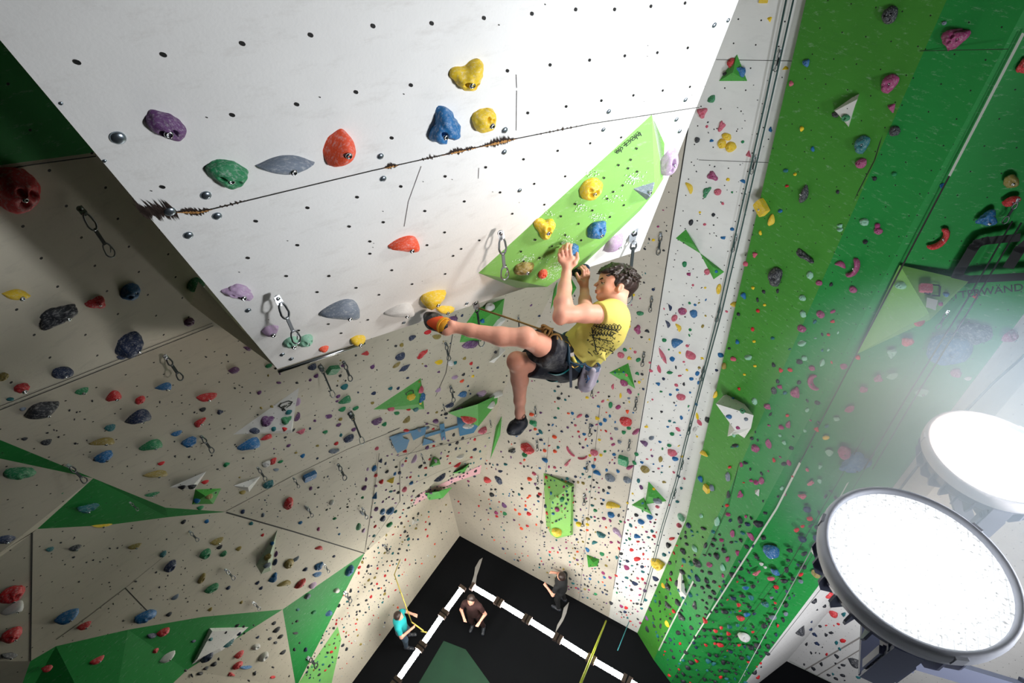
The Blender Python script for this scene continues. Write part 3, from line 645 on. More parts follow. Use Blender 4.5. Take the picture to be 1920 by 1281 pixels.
lr = strokes(None, PF3, [[(1905, 446), (1848, 452), (1834, 456), (1826, 464), (1800, 506), (1794, 520), (1815, 524), (1960, 517)], [(1893, 498), (1912, 468), (1945, 440)]], 17, MBLK, 'wall_lettering', 0.006)
tag(lr, 'big black painted letter outline on the right green wall', 'lettering')
lo = lettering(None, 'ETTERWÄNDE', PF3, (1776, 562), (1932, 543), 13, MBLK, 'wall_lettering', off=0.006); tag(lo, 'small black painted word under the big letter on the green wall', 'lettering')
# ================================================================== climbing holds
bpy.context.view_layer.update()
def bvh_of(objs):
    V_ = []; F_ = []; own = []
    for o in objs:
        i0 = len(V_); mw = o.matrix_world
        V_ += [mw @ v.co for v in o.data.vertices]
        for p in o.data.polygons: F_.append([i + i0 for i in p.vertices]); own.append(o)
    return BVHTree.FromPolygons(V_, F_), own
BV, OWN = bvh_of(surf)
def cast(px, py):
    q = ray(px, py).normalized(); h, n, i, d = BV.ray_cast(CAM, q)
    if h is None: return None
    if n.dot(q) > 0: n = -n
    return h, n, OWN[i]
COLS = dict(y=('yellow', (236, 200, 36)), c=('mustard', (150, 132, 62)), o=('orange', (240, 84, 44)), r=('red', (206, 36, 44)), k=('black', (38, 42, 50)), n=('dark blue', (32, 50, 86)),
            b=('blue', (24, 106, 166)), t=('teal', (26, 110, 118)), g=('green', (30, 132, 82)), v=('pale green', (142, 198, 172)), p=('purple', (104, 62, 116)), m=('magenta', (158, 56, 112)),
            l=('lilac', (184, 156, 190)), s=('grey', (118, 130, 146)), w=('white', (214, 214, 212)), e=('emerald', (6, 150, 96)), P=('pink', (204, 92, 116)))
HM = {k: mat('hold_' + v[0].replace(' ', '_'), v[1], 0.55, noise=0.16, nscale=14, chalk=0.55, bump=0.35, bscale=55) for k, v in COLS.items()}
HMF = {k: mat('small_hold_' + v[0].replace(' ', '_'), v[1], 0.6, noise=0.1, nscale=5) for k, v in COLS.items()}
MBOLT = mat('zinc_bolt', (200, 204, 208), 0.25, 1.0); MBDK = mat('bolt_socket', (20, 20, 22), 0.6)
from mathutils import noise as MN
def proto(kind, seed, nu=28, nv=12, soft=1.0):
    """unit hold: x and y in -0.5..0.5, z 0..1 off the wall"""
    rn = random.Random(seed); off = Vector((rn.uniform(-9, 9), rn.uniform(-9, 9), rn.uniform(-9, 9)))
    V_ = []; amp = dict(ball=.10, blob=.16, edge=.07, jug=.07, lobes=.22, spindle=.05, horn=.05, ring=.06, pyr=.02, plate=.02).get(kind, .12)
    dents = [(rn.uniform(-.25, .25), rn.uniform(-.25, .2), rn.uniform(.08, .15)) for _ in range(3)] if kind in ('blob', 'ball', 'lobes') else []
    for j in range(nv + 1):
        ph = math.pi / 2 * j / nv * 0.999
        for i in range(nu):
            th = 2 * math.pi * i / nu
            x, y, z = math.cos(th) * math.cos(ph), math.sin(th) * math.cos(ph), math.sin(ph)
            if kind in ('pyr',):
                n3 = 3; w = ((th + .4) % (2 * math.pi / n3)) - math.pi / n3; rr = math.cos(math.pi / n3) / math.cos(w); rr = rr * 1.25
                k_ = 1 - j / nv; x, y, z = math.cos(th) * rr * k_, math.sin(th) * rr * k_, min(1, (1 - k_) * 1.25)
            elif kind == 'plate':
                w = ((th) % (math.pi / 2)) - math.pi / 4; rr = min(1.05, 0.78 / math.cos(w)); k_ = min(1, (1 - j / nv) * 1.6)
                x, y, z = math.cos(th + .785) * rr * k_, math.sin(th + .785) * rr * k_, min(1, j / nv * 2.6)
            p = Vector((x, y, z)) + off
            nz = MN.noise(p * 1.35) + 0.5 * MN.noise(p * 2.9)
            s = 1 + amp * 1.6 * soft * nz
            if kind == 'lobes': s *= 1 + .20 * math.cos(3 * th + seed) * math.cos(ph)
            x *= s; y *= s; z *= (1 + amp * soft * nz)
            if kind == 'spindle': y *= (1 - abs(x) ** 2.2) * .9 + .10
            if kind == 'edge': y = y * (1 - .55 * x * x) + .18 * (x * x); z *= (1 - .45 * (y + .6) ** 2 if y > -.6 else 1)
            if kind == 'jug': y = y * .62 * (1 - .3 * x * x) - .55 * x * x + .32
            if kind == 'horn': a_ = x * 1.9; rx = .72 + y * .28; x, y = math.sin(a_) * rx * 1.0, -math.cos(a_) * rx + .35; z *= .9
            if kind == 'ring':
                r0 = math.hypot(x, y)
                if r0 < .5: z -= (.5 - r0) * 1.5
            for dx, dy, dr in dents:
                q = math.hypot(x - dx * 2, y - dy * 2) / (dr * 2.4)
                if q < 1: z -= .42 * (1 - q * q) ** 2
            V_.append([x * .5, y * .5, max(0.0, z)])
    xs = [v[0] for v in V_]; ys = [v[1] for v in V_]; zs = [v[2] for v in V_]
    cx, cy = (max(xs) + min(xs)) / 2, (max(ys) + min(ys)) / 2; sx, sy, sz = max(xs) - min(xs), max(ys) - min(ys), max(zs)
    V_ = [((x - cx) / sx, (y - cy) / sy, z / sz) for x, y, z in V_]
    F_ = []
    for j in range(nv):
        for i in range(nu): F_.append((j * nu + i, j * nu + (i + 1) % nu, (j + 1) * nu + (i + 1) % nu, (j + 1) * nu + i))
    F_.append(tuple(nv * nu + i for i in range(nu)))
    return V_, F_
PROT = {}
def proto_mesh(kind, seed, hi=False):
    k = (kind, seed, hi)
    if k not in PROT:
        V_, F_ = proto(kind, seed, *((56, 26, .6) if hi else (24, 10)))
        me = bpy.data.meshes.new('climbing_hold'); me.from_pydata(V_, [], F_)
        me.polygons.foreach_set('use_smooth', [kind not in ('pyr', 'plate')] * len(F_)); me.materials.append(HM['y']); me.update(); PROT[k] = me
    return PROT[k]
def bolt_mesh():
    if 'bolt' not in PROT:
        mb = MB(); z = Vector((0, 0, 1))
        mb.lathe((0, 0, 0), z, [(0.0001, .0), (.011, .0), (.011, .004), (.0085, .008), (.0055, .008), (.005, .002), (.0001, .002)], MBOLT, 14)
        o = mb.build('bolt'); PROT['bolt'] = o.data; bpy.data.objects.remove(o)
    return PROT['bolt']
def frame(x, y, L, S_, ang, k=0.94, lift=None):
    h = cast(x, y)
    if not h: return None
    P, n, ob = h; pl = PL(P, n); a = math.radians(ang); ca, sa = math.cos(a), math.sin(a); L *= k; S_ *= k
    A = pl.at(x - L / 2 * ca, y + L / 2 * sa); B = pl.at(x + L / 2 * ca, y - L / 2 * sa)
    C_ = pl.at(x - S_ / 2 * sa, y - S_ / 2 * ca); D = pl.at(x + S_ / 2 * sa, y + S_ / 2 * ca)
    t = (B - A); l = t.length; t /= l; b = pl.n.cross(t); s = abs((C_ - D).dot(b))
    dep = pl.dep(x, y) / F
    l = min(l, L * dep * 1.6); s = max(min(s, S_ * dep * 1.7), S_ * dep * .7)
    hgt = (min(l, s) * .42 + .06 * l) if lift is None else lift * dep
    ctr = (A + B) / 2
    return P, t, b, pl.n, l, s, hgt, ob
HOLDS = []
KINDS = ['ball', 'blob', 'edge', 'blob', 'lobes', 'edge']
def parse(sc, ox, oy, text, zone=None):
    for i, e in enumerate(text.split()):
        q = e.split(','); x, y, L, S_, a = [float(v) for v in q[:5]]; c = q[5]; kd = q[6] if len(q) > 6 else None
        x, y, L, S_ = x / sc + ox, y / sc + oy, L / sc, S_ / sc
        if kd is None:
            r_ = random.Random(int(x * 7 + y * 13)); ar = L / max(S_, 1); kd = 'edge' if ar > 2.2 else r_.choice(KINDS)
        HOLDS.append((x, y, L, S_, a, c, kd))
# the white overhang and its volume
parse(1, 0, 0, """310,234,86,48,-32,p,blob 427,323,84,50,-24,g,blob 536,307,118,34,3,s,spindle 634,277,76,62,70,o,edge 871,139,62,64,0,y,lobes 828,236,70,68,-60,b,lobes 906,223,54,44,50,y,blob
763,455,62,30,-8,o,jug 450,545,64,26,-14,l,lobes 645,577,76,36,-5,s,jug 754,579,58,24,-3,w,jug 806,558,48,30,48,y,jug 834,579,38,14,-3,y,edge 506,618,36,18,14,l,edge 545,640,30,18,10,v,ball 573,637,30,20,10,v,ball
607,653,20,11,15,o,edge 670,636,30,18,3,y,edge 1251,303,50,30,78,l,ball 1148,453,50,24,42,l,spindle 1107,353,42,42,0,y,ball 1023,424,44,40,-60,y,lobes 1119,430,40,30,20,b,blob 1206,355,40,36,60,s,pyr 982,502,40,24,8,c,blob 1017,513,20,16,20,o,ball
1068,472,38,34,60,b,lobes 1088,512,34,34,45,n,lobes""")
NW = len(HOLDS)
# pale lane and green pillar, upper part
parse(3, 1280, 0, """455,5,55,26,0,y,plate 487,107,34,28,60,y,pyr 275,355,50,34,80,r,ball 325,400,62,44,-45,b,lobes 238,415,26,24,0,k 578,382,38,24,0,y,pyr 610,470,38,30,80,P 698,350,46,40,60,b,lobes 163,557,58,44,40,g,edge 105,633,70,60,70,P,lobes 136,712,18,18,0,P 220,713,70,38,65,P,lobes 82,788,36,32,90,k,ball 164,791,26,20,0,b
247,768,62,42,-20,y,ball 222,808,60,54,80,y,ball 270,825,68,60,20,y,ball 338,798,20,18,60,g,ring 494,728,34,24,90,b 368,868,46,32,100,P,pyr 170,993,70,54,-40,m,lobes 255,1010,22,20,0,y 42,1055,78,32,-65,y,jug 130,1080,82,38,60,g,lobes 197,1080,46,40,0,P,ball 340,1018,36,20,-30,b,jug 278,1083,14,14,0,g 225,1145,18,18,0,P 97,1195,16,14,0,y 173,1208,24,22,0,k 455,1165,90,54,-62,y,plate 500,1240,76,42,70,y,edge 47,1252,40,26,80,k 124,1263,20,16,0,P
1170,85,125,76,62,k,ball 1545,205,180,120,28,m,lobes 1472,130,28,26,0,s,ring 1165,468,130,84,50,m,blob 1180,603,60,46,-60,m,pyr 1193,737,68,60,20,k,ball 860,645,44,36,0,k 918,663,52,44,0,g,ring 670,725,34,26,90,y 733,838,34,22,90,b 1010,812,118,78,60,t,blob 1005,920,70,58,20,m,ball 580,960,30,24,0,t 633,980,20,20,0,y 588,1046,22,20,0,r 1080,1005,28,24,60,k 1190,980,32,26,0,g 683,1093,115,52,70,k,edge 873,1080,26,18,90,k 550,1188,26,24,0,b 1022,1250,56,44,0,v,ball 1460,1045,34,28,0,b 1845,1020,100,80,20,c,ball 1912,370,100,76,80,r,lobes 1848,1130,120,50,18,r,blob 1705,1230,135,90,15,b,lobes 1095,1270,34,30,0,m 885,1272,34,24,0,v""")
parse(3, 1280, 427, """1447,65,165,66,48,r,horn 1228,325,66,46,0,v,ball 1362,345,76,48,-5,P,plate 1482,375,40,34,0,b 1450,430,30,24,0,m 1265,640,78,48,10,r,blob 1175,710,62,56,0,v,lobes 1495,675,250,200,-15,b,ball 1650,580,180,150,20,n,lobes 1830,605,112,70,0,m,ball 1100,845,60,38,0,m 1180,835,76,30,18,v,edge 1018,910,52,34,-5,m 940,1020,66,34,30,m 868,1075,40,24,10,v 985,730,32,28,0,r 905,780,48,32,-15,m 1330,532,70,26,12,r 1645,385,40,30,0,r 910,1255,80,54,-10,m,ball 805,1180,42,24,20,y 825,1265,50,34,0,v 1535,815,72,50,0,m 1605,848,50,18,10,w 1345,925,86,36,10,v
1100,18,54,42,-30,m,ball 1028,80,32,28,0,k 885,10,38,30,0,v 690,160,140,46,-38,k,lobes 890,203,70,34,-20,m,jug 965,230,125,60,62,m,horn 525,275,112,76,72,k,blob 720,268,50,34,80,v 768,310,36,34,0,m,ball 835,320,28,22,60,k 960,348,52,40,-20,m 675,395,38,36,0,v,ball 680,485,42,36,80,v 778,487,50,40,-60,m 457,360,22,18,90,k 535,357,28,14,80,k 422,405,28,14,90,k 462,434,16,16,0,y 425,468,24,18,90,r 672,568,54,42,-20,m 672,650,52,36,10,v 507,622,22,20,0,t 370,728,42,36,0,v 402,640,18,16,0,y 407,778,18,16,0,y 348,826,16,14,0,y 512,772,30,24,90,k 658,754,36,28,0,k 685,735,32,28,0,v 785,760,48,32,65,v 728,790,36,32,0,m 737,868,95,50,-80,m,horn 636,922,64,54,80,m,lobes 515,917,40,34,80,k 548,897,30,26,0,m 408,978,42,28,80,v 478,1007,40,36,0,m
318,905,18,14,90,r 395,572,26,18,80,r 595,1105,44,28,80,m 555,1122,30,28,0,m 485,1215,60,28,-78,m 410,1240,58,34,-38,m 295,1225,42,24,0,k 688,1143,20,20,0,v 262,1062,42,34,20,b 357,1077,28,26,0,s 283,960,20,16,20,b 337,1032,34,32,-60,g,ring 185,940,44,24,65,y 143,1080,46,30,-50,k 82,1060,46,16,-78,y 95,1095,44,20,-60,P 68,1133,32,24,60,w
228,58,32,20,0,b 278,8,26,20,0,b 438,28,30,18,90,y 407,150,30,26,60,P 355,203,30,26,-30,P 35,263,26,22,0,m 58,323,16,14,0,P 127,338,16,12,0,y 10,205,34,28,80,g 38,425,14,12,0,g 62,483,46,38,-60,b,ball 128,495,12,12,0,y 296,430,64,30,0,y,spindle 345,380,36,28,-40,b,jug 397,340,22,18,90,y 203,345,62,30,80,y,ring 247,471,20,12,-30,P 315,487,22,18,-40,k 10,470,36,30,60,P 43,575,16,14,0,g 138,248,38,34,90,P,ball 190,245,20,20,0,b 45,715,70,44,-42,P,edge 308,642,28,22,90,b 262,680,18,14,0,k 213,715,32,26,0,b 286,738,32,28,0,P 235,778,38,26,75,c 192,802,20,12,-20,k 82,820,28,24,60,b 48,850,24,18,0,b""")
parse(5.333, 1000, 540, """1200,15,38,30,0,n 995,70,50,32,0,y 1068,253,82,46,0,g,blob 952,382,46,36,-20,y 1043,410,92,78,80,m,lobes 1138,428,56,28,-15,k,jug 895,440,70,36,-70,r,pyr 845,505,34,32,0,t 1082,492,34,18,-10,k 785,645,34,30,0,k 915,617,42,36,0,g 877,670,74,60,-10,P,ball 958,698,44,36,0,y 1018,640,34,28,0,P 1050,718,50,42,40,g,ring 1178,826,38,36,0,P 1258,810,92,36,-75,P 1040,853,48,28,-20,g,jug 910,945,78,74,0,m,ball 933,870,32,28,-20,P 905,843,22,20,0,b 795,985,60,34,80,P 962,1033,64,38,-65,m 1060,945,36,32,90,y 637,930,34,32,0,t 435,995,42,28,0,k 495,1025,46,30,0,P 872,1078,60,26,85,y 955,1103,34,20,0,s 1100,1010,26,24,0,n 1052,1065,26,16,90,g 695,1133,40,26,35,P 772,1170,64,44,80,g,ball 847,1192,58,44,35,m 905,1150,26,14,0,k 650,1183,34,22,-10,b 255,1103,42,30,0,k 250,985,34,20,0,k 215,1030,26,22,0,t 283,1058,26,22,60,k 320,1118,24,22,0,t 357,1083,20,18,0,k 538,1095,36,24,0,y 250,1203,24,22,0,g 217,1140,16,16,0,r 392,1252,34,28,-10,b 75,1247,30,20,0,p
1370,195,80,38,-82,n,pyr 1490,232,92,74,0,m,ball 1605,257,84,72,80,b,ball 1562,150,30,26,0,g 1412,300,76,60,60,P,ring 1350,360,90,38,-70,n,jug 1458,395,98,44,-65,y,jug 1568,418,34,30,0,g 1722,278,22,22,0,c 1310,522,50,40,0,g 1425,542,116,100,40,b,jug 1355,616,22,18,0,g 1295,675,195,40,-64,P,spindle 1390,708,58,48,0,b 1580,672,110,70,-45,P,blob 1505,738,28,18,0,P 1465,648,26,24,0,y 1365,845,72,32,0,g,spindle 1535,820,26,26,0,y 1465,878,44,20,10,P 1640,855,46,42,60,b 1580,908,48,32,0,b 1303,908,34,30,0,n 1250,957,52,30,-40,b,jug 1278,1035,34,20,0,g 1440,1017,34,24,0,b 1370,1065,34,24,-40,b 1478,1088,96,66,0,P,ball 1408,1147,20,18,0,k 1283,1237,30,22,0,k 1875,670,60,44,0,b 1832,822,40,24,-25,n 1903,785,60,38,80,c 1820,1070,80,44,65,y""")
parse(5.333, 900, 760, """518,90,56,34,0,o,spindle 540,172,100,50,-38,e,lobes 750,123,42,22,-5,t 925,78,32,26,0,b 993,107,68,32,35,P 1175,128,48,38,0,y 1250,145,42,36,0,b 1207,185,38,32,0,b 1298,108,34,28,80,b 1460,158,132,86,-5,r,ball 955,200,28,24,0,P 985,262,24,20,0,r 553,238,34,24,0,o 607,265,52,30,-60,t 580,288,34,20,20,b 1043,288,42,26,0,b 748,315,46,32,-50,o 480,425,155,86,-42,r,blob 330,455,80,50,20,k,lobes 448,492,56,42,0,g 648,452,34,32,0,o 750,458,34,32,0,o 782,420,38,28,-30,t 655,545,76,36,-40,b,jug 905,460,140,20,-52,P,horn 1030,520,110,26,10,P,horn 880,575,120,34,48,P,lobes 745,620,36,22,-10,P 1145,470,74,64,0,P,ball 1100,500,30,24,0,y 1210,497,34,28,0,y 1250,460,32,24,20,g 1338,490,44,28,0,b 1362,235,38,34,0,s 1438,268,46,38,-40,g 1490,228,48,32,0,g 1560,262,96,48,38,m 1315,333,28,28,0,m 1332,393,40,30,30,m 1395,362,46,32,-50,s 1195,345,30,24,0,y 1440,540,105,66,-18,e,plate 1565,487,42,36,0,g 1545,575,48,32,-60,g 1500,617,76,44,32,m 1135,608,46,36,0,b 1170,668,90,36,-22,b,jug 1028,688,26,22,0,t 1300,718,90,76,0,s,ball 1380,658,44,26,-55,b 1475,740,92,50,-35,s,ring 543,682,40,30,-60,P 497,735,46,34,0,o 600,630,26,20,0,b 258,588,34,26,0,t 205,658,50,22,0,n 195,745,104,44,-55,n,lobes 75,742,62,56,0,r,ball 408,580,26,20,0,P
420,830,28,24,0,k 393,890,30,24,-20,t 497,905,38,26,30,o 478,925,34,20,30,o 600,885,40,28,0,r 582,905,32,28,0,k 457,1003,34,24,80,o 458,1040,30,22,0,b 490,1080,46,32,-50,r 397,1085,30,24,0,o 243,995,72,30,-52,p 250,1080,50,34,-40,g 165,1072,40,26,-60,m 120,890,42,38,0,k 475,1205,26,24,0,r 415,1228,36,24,-20,o 1315,990,144,62,4,y,jug 1310,1090,60,52,0,b,ball 1240,1130,40,28,0,m 1155,1050,42,28,-25,g 1125,1000,32,24,0,t 1235,945,28,24,0,b 1278,875,30,22,0,b 990,1185,56,42,0,y 1080,1135,38,32,0,c 1075,1190,34,26,0,y 960,1145,36,28,0,b 770,1040,48,44,0,m,ball 860,985,28,22,0,t 865,860,26,22,0,t 710,880,44,22,90,b 665,720,42,30,80,r 693,820,24,22,0,r 820,940,54,44,60,g,ring 768,1262,110,80,0,y,ball 660,1005,46,28,80,n 617,1165,34,24,-60,k
1715,325,58,42,25,s 1650,375,92,42,-42,p,jug 1800,365,40,18,-20,b 1890,400,42,32,0,g 1825,435,28,22,80,g 1900,470,60,50,60,P 1805,540,68,46,75,c 1720,505,26,24,0,p 1670,538,30,14,0,P 1650,635,96,62,-40,c,ball 1622,570,40,22,-40,b 1785,632,30,16,0,P 1735,665,30,14,0,k 1585,755,50,34,90,t 1612,818,48,32,-70,p 1840,765,40,22,0,c 1775,945,66,54,0,s,plate 1775,1015,46,30,-30,P 1610,1160,62,48,0,b,ball 1700,1115,62,46,0,b,blob 1360,1250,76,46,-55,l""")
parse(5.333, 1180, 700, """520,445,48,34,90,b 488,560,56,34,-52,P 428,605,46,40,20,g 385,535,34,18,0,b 450,490,34,16,0,t 430,790,92,72,0,P,ball 460,852,68,36,-8,b,ring 400,718,40,28,15,g 312,862,66,42,75,c 745,795,84,46,-25,y,jug 715,1050,78,40,-55,b,jug 345,1085,38,14,0,c 520,1147,30,24,0,t 678,632,22,20,0,y 655,565,50,34,55,w 550,1053,24,22,0,P
990,1035,92,50,82,s,blob 785,1150,76,50,-50,y,plate 830,1145,60,50,80,s 1075,725,42,34,0,t 1030,740,42,26,0,g 1120,915,52,38,80,m 1165,895,46,40,0,k 1210,960,32,24,70,k 1270,1090,52,48,0,m 1325,1078,76,58,70,m 1278,1185,72,54,80,w,pyr 1115,1215,82,56,70,m,lobes 990,1215,82,44,80,k 1550,905,62,42,10,k 1595,893,64,46,-70,m 1525,1150,42,38,60,v 1778,965,40,36,0,P 1815,1100,76,46,40,P 1735,1230,94,48,0,P 1905,940,50,40,60,v 1905,1080,50,40,0,v""")
parse(5.333, 1100, 950, """250,75,48,42,60,b 175,118,34,18,0,p 85,38,38,24,0,g 45,103,26,20,0,t 340,148,26,24,0,g 315,260,115,36,-57,l,lobes 150,275,84,50,-10,t,lobes 75,355,66,34,20,t,lobes 245,355,32,22,0,m 155,470,46,34,0,g 300,508,42,34,80,t 12,430,54,28,-60,b 500,290,62,38,0,b,lobes 430,320,30,26,0,g 400,270,22,20,0,k 600,250,26,20,0,m 450,430,44,34,-40,r 505,520,68,40,15,r,blob 400,605,58,42,-15,m 408,543,34,28,0,n 563,648,38,22,-8,t 512,715,30,20,-10,P 487,765,54,38,-50,n 447,828,30,24,0,k 585,838,38,28,-50,p 590,930,38,24,-50,t 395,1008,42,30,-40,r 385,1050,38,26,-40,n 302,860,26,24,60,g 235,710,42,28,-25,m 165,660,40,28,-20,m 35,720,32,22,-20,b 90,872,28,22,0,g 245,960,42,28,-15,k
710,560,155,96,-38,y,blob 690,715,80,36,-28,n 770,790,70,28,-58,y 775,478,50,32,-25,t 825,460,24,18,90,b 925,185,54,42,-60,P 945,105,92,50,-62,v,ring 1148,92,52,42,-60,v 1308,148,104,58,82,v,spindle 1022,185,72,42,-60,n 1108,255,28,26,0,g 1275,330,46,40,0,k 1350,335,50,38,0,m 1460,270,80,46,80,m 1650,300,108,46,-52,m,lobes 1415,78,50,40,0,m 1265,250,42,38,0,t 1085,415,96,42,-68,v,spindle 1110,562,98,62,-65,k,ball 1048,565,70,36,-60,g,ring 1230,580,68,54,0,m 1362,605,84,40,-78,v 1410,520,62,54,60,m 1508,458,58,38,80,m 1845,440,185,118,-5,b,ball 1235,665,50,42,0,k 1155,645,42,32,0,k 1362,690,42,32,80,m 1112,720,64,42,-80,n 1078,785,42,34,0,k 1158,812,42,38,0,k 1275,752,52,34,0,k 820,800,80,50,-50,k 1235,905,46,38,0,k 1085,985,94,46,85,k,lobes 820,985,68,50,-30,k 915,955,56,44,-40,k 735,955,38,24,90,k 690,945,38,28,-60,t 785,1030,28,24,0,k 640,1025,42,32,-50,k
957,1105,92,70,-40,k,lobes 840,1120,44,36,0,k 810,1170,84,32,-72,y 750,1195,50,34,-50,k 665,1095,24,20,0,k 740,1125,36,22,60,k 605,1115,64,26,-62,p 610,1225,74,26,-75,k 918,1260,64,46,0,k 1050,1210,62,42,-55,k 1378,1045,68,38,5,k 1465,910,68,34,0,n 1645,905,58,42,0,t 1590,810,78,26,5,b 1705,660,100,44,35,P,lobes 1840,715,74,38,10,P 1895,800,56,38,0,r 1748,572,46,24,0,w 1785,605,36,22,0,w 1890,655,84,74,0,b,lobes 1795,975,74,54,0,t 1540,1110,80,46,0,r,ball 1600,1075,62,38,20,b 1520,980,52,36,-20,r 1290,1240,46,28,0,r 1345,1210,48,38,60,r 1885,960,30,26,0,r 1510,1185,42,32,-20,t 1770,1190,64,46,20,k""")
# left walls
parse(1, 0, 0, "24,352,100,88,-50,r,ball 30,552,58,21,-3,y,spindle 242,546,38,30,55,b,ball 366,534,32,28,60,g,ball")
parse(4.571, 0, 560, """20,670,90,80,0,c,ball 178,765,132,90,0,r,ball 530,632,182,114,-5,n,ball 85,862,70,32,0,t 485,130,400,150,28,k,lobes 825,25,190,112,-5,r,lobes 1095,395,260,190,25,n,ball 1040,500,90,46,0,n 1615,200,82,74,0,p,ball 355,940,345,118,22,k,spindle 700,787,135,48,22,g,edge 975,822,150,76,12,r,jug 1200,865,92,64,10,r,ball 1415,745,142,60,-2,b,jug 1770,835,192,58,8,r,edge 1190,995,245,100,12,n,jug 195,943,62,26,5,s 940,1100,110,52,18,t 1735,947,62,30,8,k 1880,968,62,42,30,n 1700,1060,120,48,48,r,jug 1512,1150,108,36,18,b 1615,1222,152,76,22,b,blob 1305,1240,220,74,10,g,jug 890,1215,235,52,3,c,jug 395,1225,112,44,15,k 210,1200,62,22,5,k""")
parse(6.4, 360, 640, """665,80,106,58,-15,p 502,340,145,68,8,p,spindle 920,290,82,44,5,g 805,612,52,42,0,p 1440,300,120,66,35,n 1487,413,56,44,10,p 1680,328,122,76,5,g,plate 1826,538,74,60,0,t 1750,658,42,38,0,p 1845,690,145,76,15,g,jug 1795,810,100,40,25,g 1635,897,84,38,0,l 1755,1000,58,32,20,p 1600,1087,52,32,15,g 1300,1080,104,52,12,P 1265,725,112,62,72,l,edge 1262,905,130,50,65,p 1208,1065,76,22,35,k 1105,1052,68,56,30,r,pyr 980,1052,66,56,20,t 1115,940,140,90,48,g,lobes 885,960,160,130,60,p,lobes 752,1072,112,80,-20,n,ball 1157,845,62,46,0,t,plate 705,1210,285,120,10,b,jug 900,1140,155,54,15,r,jug 1785,1125,60,34,80,t 1870,1160,104,84,20,s,ring 1730,1222,60,34,28,r 1157,1250,54,34,20,p""")
parse(6.4, 640, 540, """298,778,102,50,0,r,pyr 840,590,104,54,38,n,jug 1035,525,86,42,10,r 700,815,136,76,28,n,ball 960,790,185,54,42,r,lobes 1140,580,115,54,0,c 660,920,124,40,38,c,spindle 755,950,185,48,32,n,pyr 370,942,56,40,10,p 1012,937,44,32,-30,p 1165,885,104,44,10,y 1340,365,120,70,-10,p 1355,895,76,40,0,t 1310,900,100,80,-60,w 1475,842,52,34,40,c 1555,902,42,36,0,r 1635,953,36,26,0,n 1360,1068,74,38,5,l 1575,1058,42,30,80,y 1440,1118,52,36,25,o 1545,665,185,86,5,p,blob 1780,245,122,92,-10,w,ring 1868,400,130,70,50,w,plate 1690,395,66,56,0,b 35,1180,78,62,0,t 585,1203,44,40,0,t 1160,1220,92,38,40,l 1460,1260,102,42,5,b 1670,1262,124,62,10,l 945,1215,66,50,50,P""")
parse(5.333, 600, 700, """255,255,120,66,12,g,jug 220,355,84,38,22,g 355,345,70,32,22,g 85,427,70,38,-5,p 185,515,48,28,18,p 560,475,110,60,15,p 640,505,62,36,32,g 50,583,46,24,10,g 335,558,42,34,0,p 285,640,104,62,18,n,ring 160,700,52,30,25,r 130,775,92,48,0,s,lobes 905,235,80,66,0,y,blob 1000,165,62,46,60,P 1010,238,80,60,80,b,lobes 1000,297,46,34,0,y 955,355,70,50,60,t 710,350,66,40,-20,P 765,395,74,32,-8,g 885,360,36,22,0,r 865,460,98,44,48,c 1430,203,94,52,0,b 1765,200,160,50,20,w,jug 1300,310,92,44,10,n 1480,450,195,56,-12,r,edge 1480,520,124,56,0,w,ball 1705,315,96,70,45,w,ball 1375,365,104,56,10,p 1620,565,86,52,20,P,ring 860,570,66,34,-15,r 1130,555,26,22,0,r 1135,725,30,20,0,r 1210,705,42,14,5,k
540,950,68,38,75,b 545,1230,94,46,80,b,pyr 475,960,42,22,80,l 460,1060,58,22,82,p 438,1145,50,34,60,p 700,1070,80,60,50,y,pyr 748,1005,38,28,80,b 840,1160,64,40,75,P 910,1095,52,28,45,b 1195,1040,150,44,35,n 1370,915,92,26,33,r 1400,830,90,32,20,w 940,855,110,32,62,l 565,750,42,36,80,P""")
parse(5.333, 400, 840, """125,160,76,38,30,g 890,75,54,36,20,b 1190,30,62,38,0,s 545,355,130,62,32,t,ring 955,270,145,58,25,b,plate 525,155,66,60,0,w 590,130,76,56,60,r 670,135,48,26,10,g 625,215,62,24,0,s 290,440,64,32,0,c 750,550,134,92,82,r,ball 293,637,46,40,80,n 495,670,52,32,80,s 380,752,42,34,10,t 868,745,34,30,0,b 1050,812,48,28,85,m 1180,545,52,36,70,w 1210,705,30,26,0,g 1258,860,24,20,0,b 1448,785,98,46,78,g,edge 1500,825,54,28,75,l 972,405,42,30,80,p 1490,495,36,30,40,g 1625,610,54,38,80,p 1690,635,78,50,85,b,ball 1690,705,64,48,80,n 1765,625,74,56,60,b,ball 1820,635,40,24,50,t 1755,765,66,40,50,g 1605,875,36,28,30,t 935,605,125,28,-50,s 1485,650,115,26,-50,s 490,870,42,22,32,r 590,955,46,36,60,b 545,1090,84,60,40,c,ball 535,1165,62,42,10,s,ring 750,1155,124,98,40,c,ball 820,1110,96,28,32,s 1060,997,98,38,-5,r,jug 1203,1083,30,26,0,n 1040,1185,90,66,60,b,lobes 1035,1260,100,40,10,b 915,1213,42,28,20,n 610,1270,60,40,30,b 60,990,76,28,30,k 100,1055,86,42,45,g 250,1005,70,30,25,c 30,930,155,50,22,c 625,1060,70,26,75,p 615,1140,74,34,70,n""")
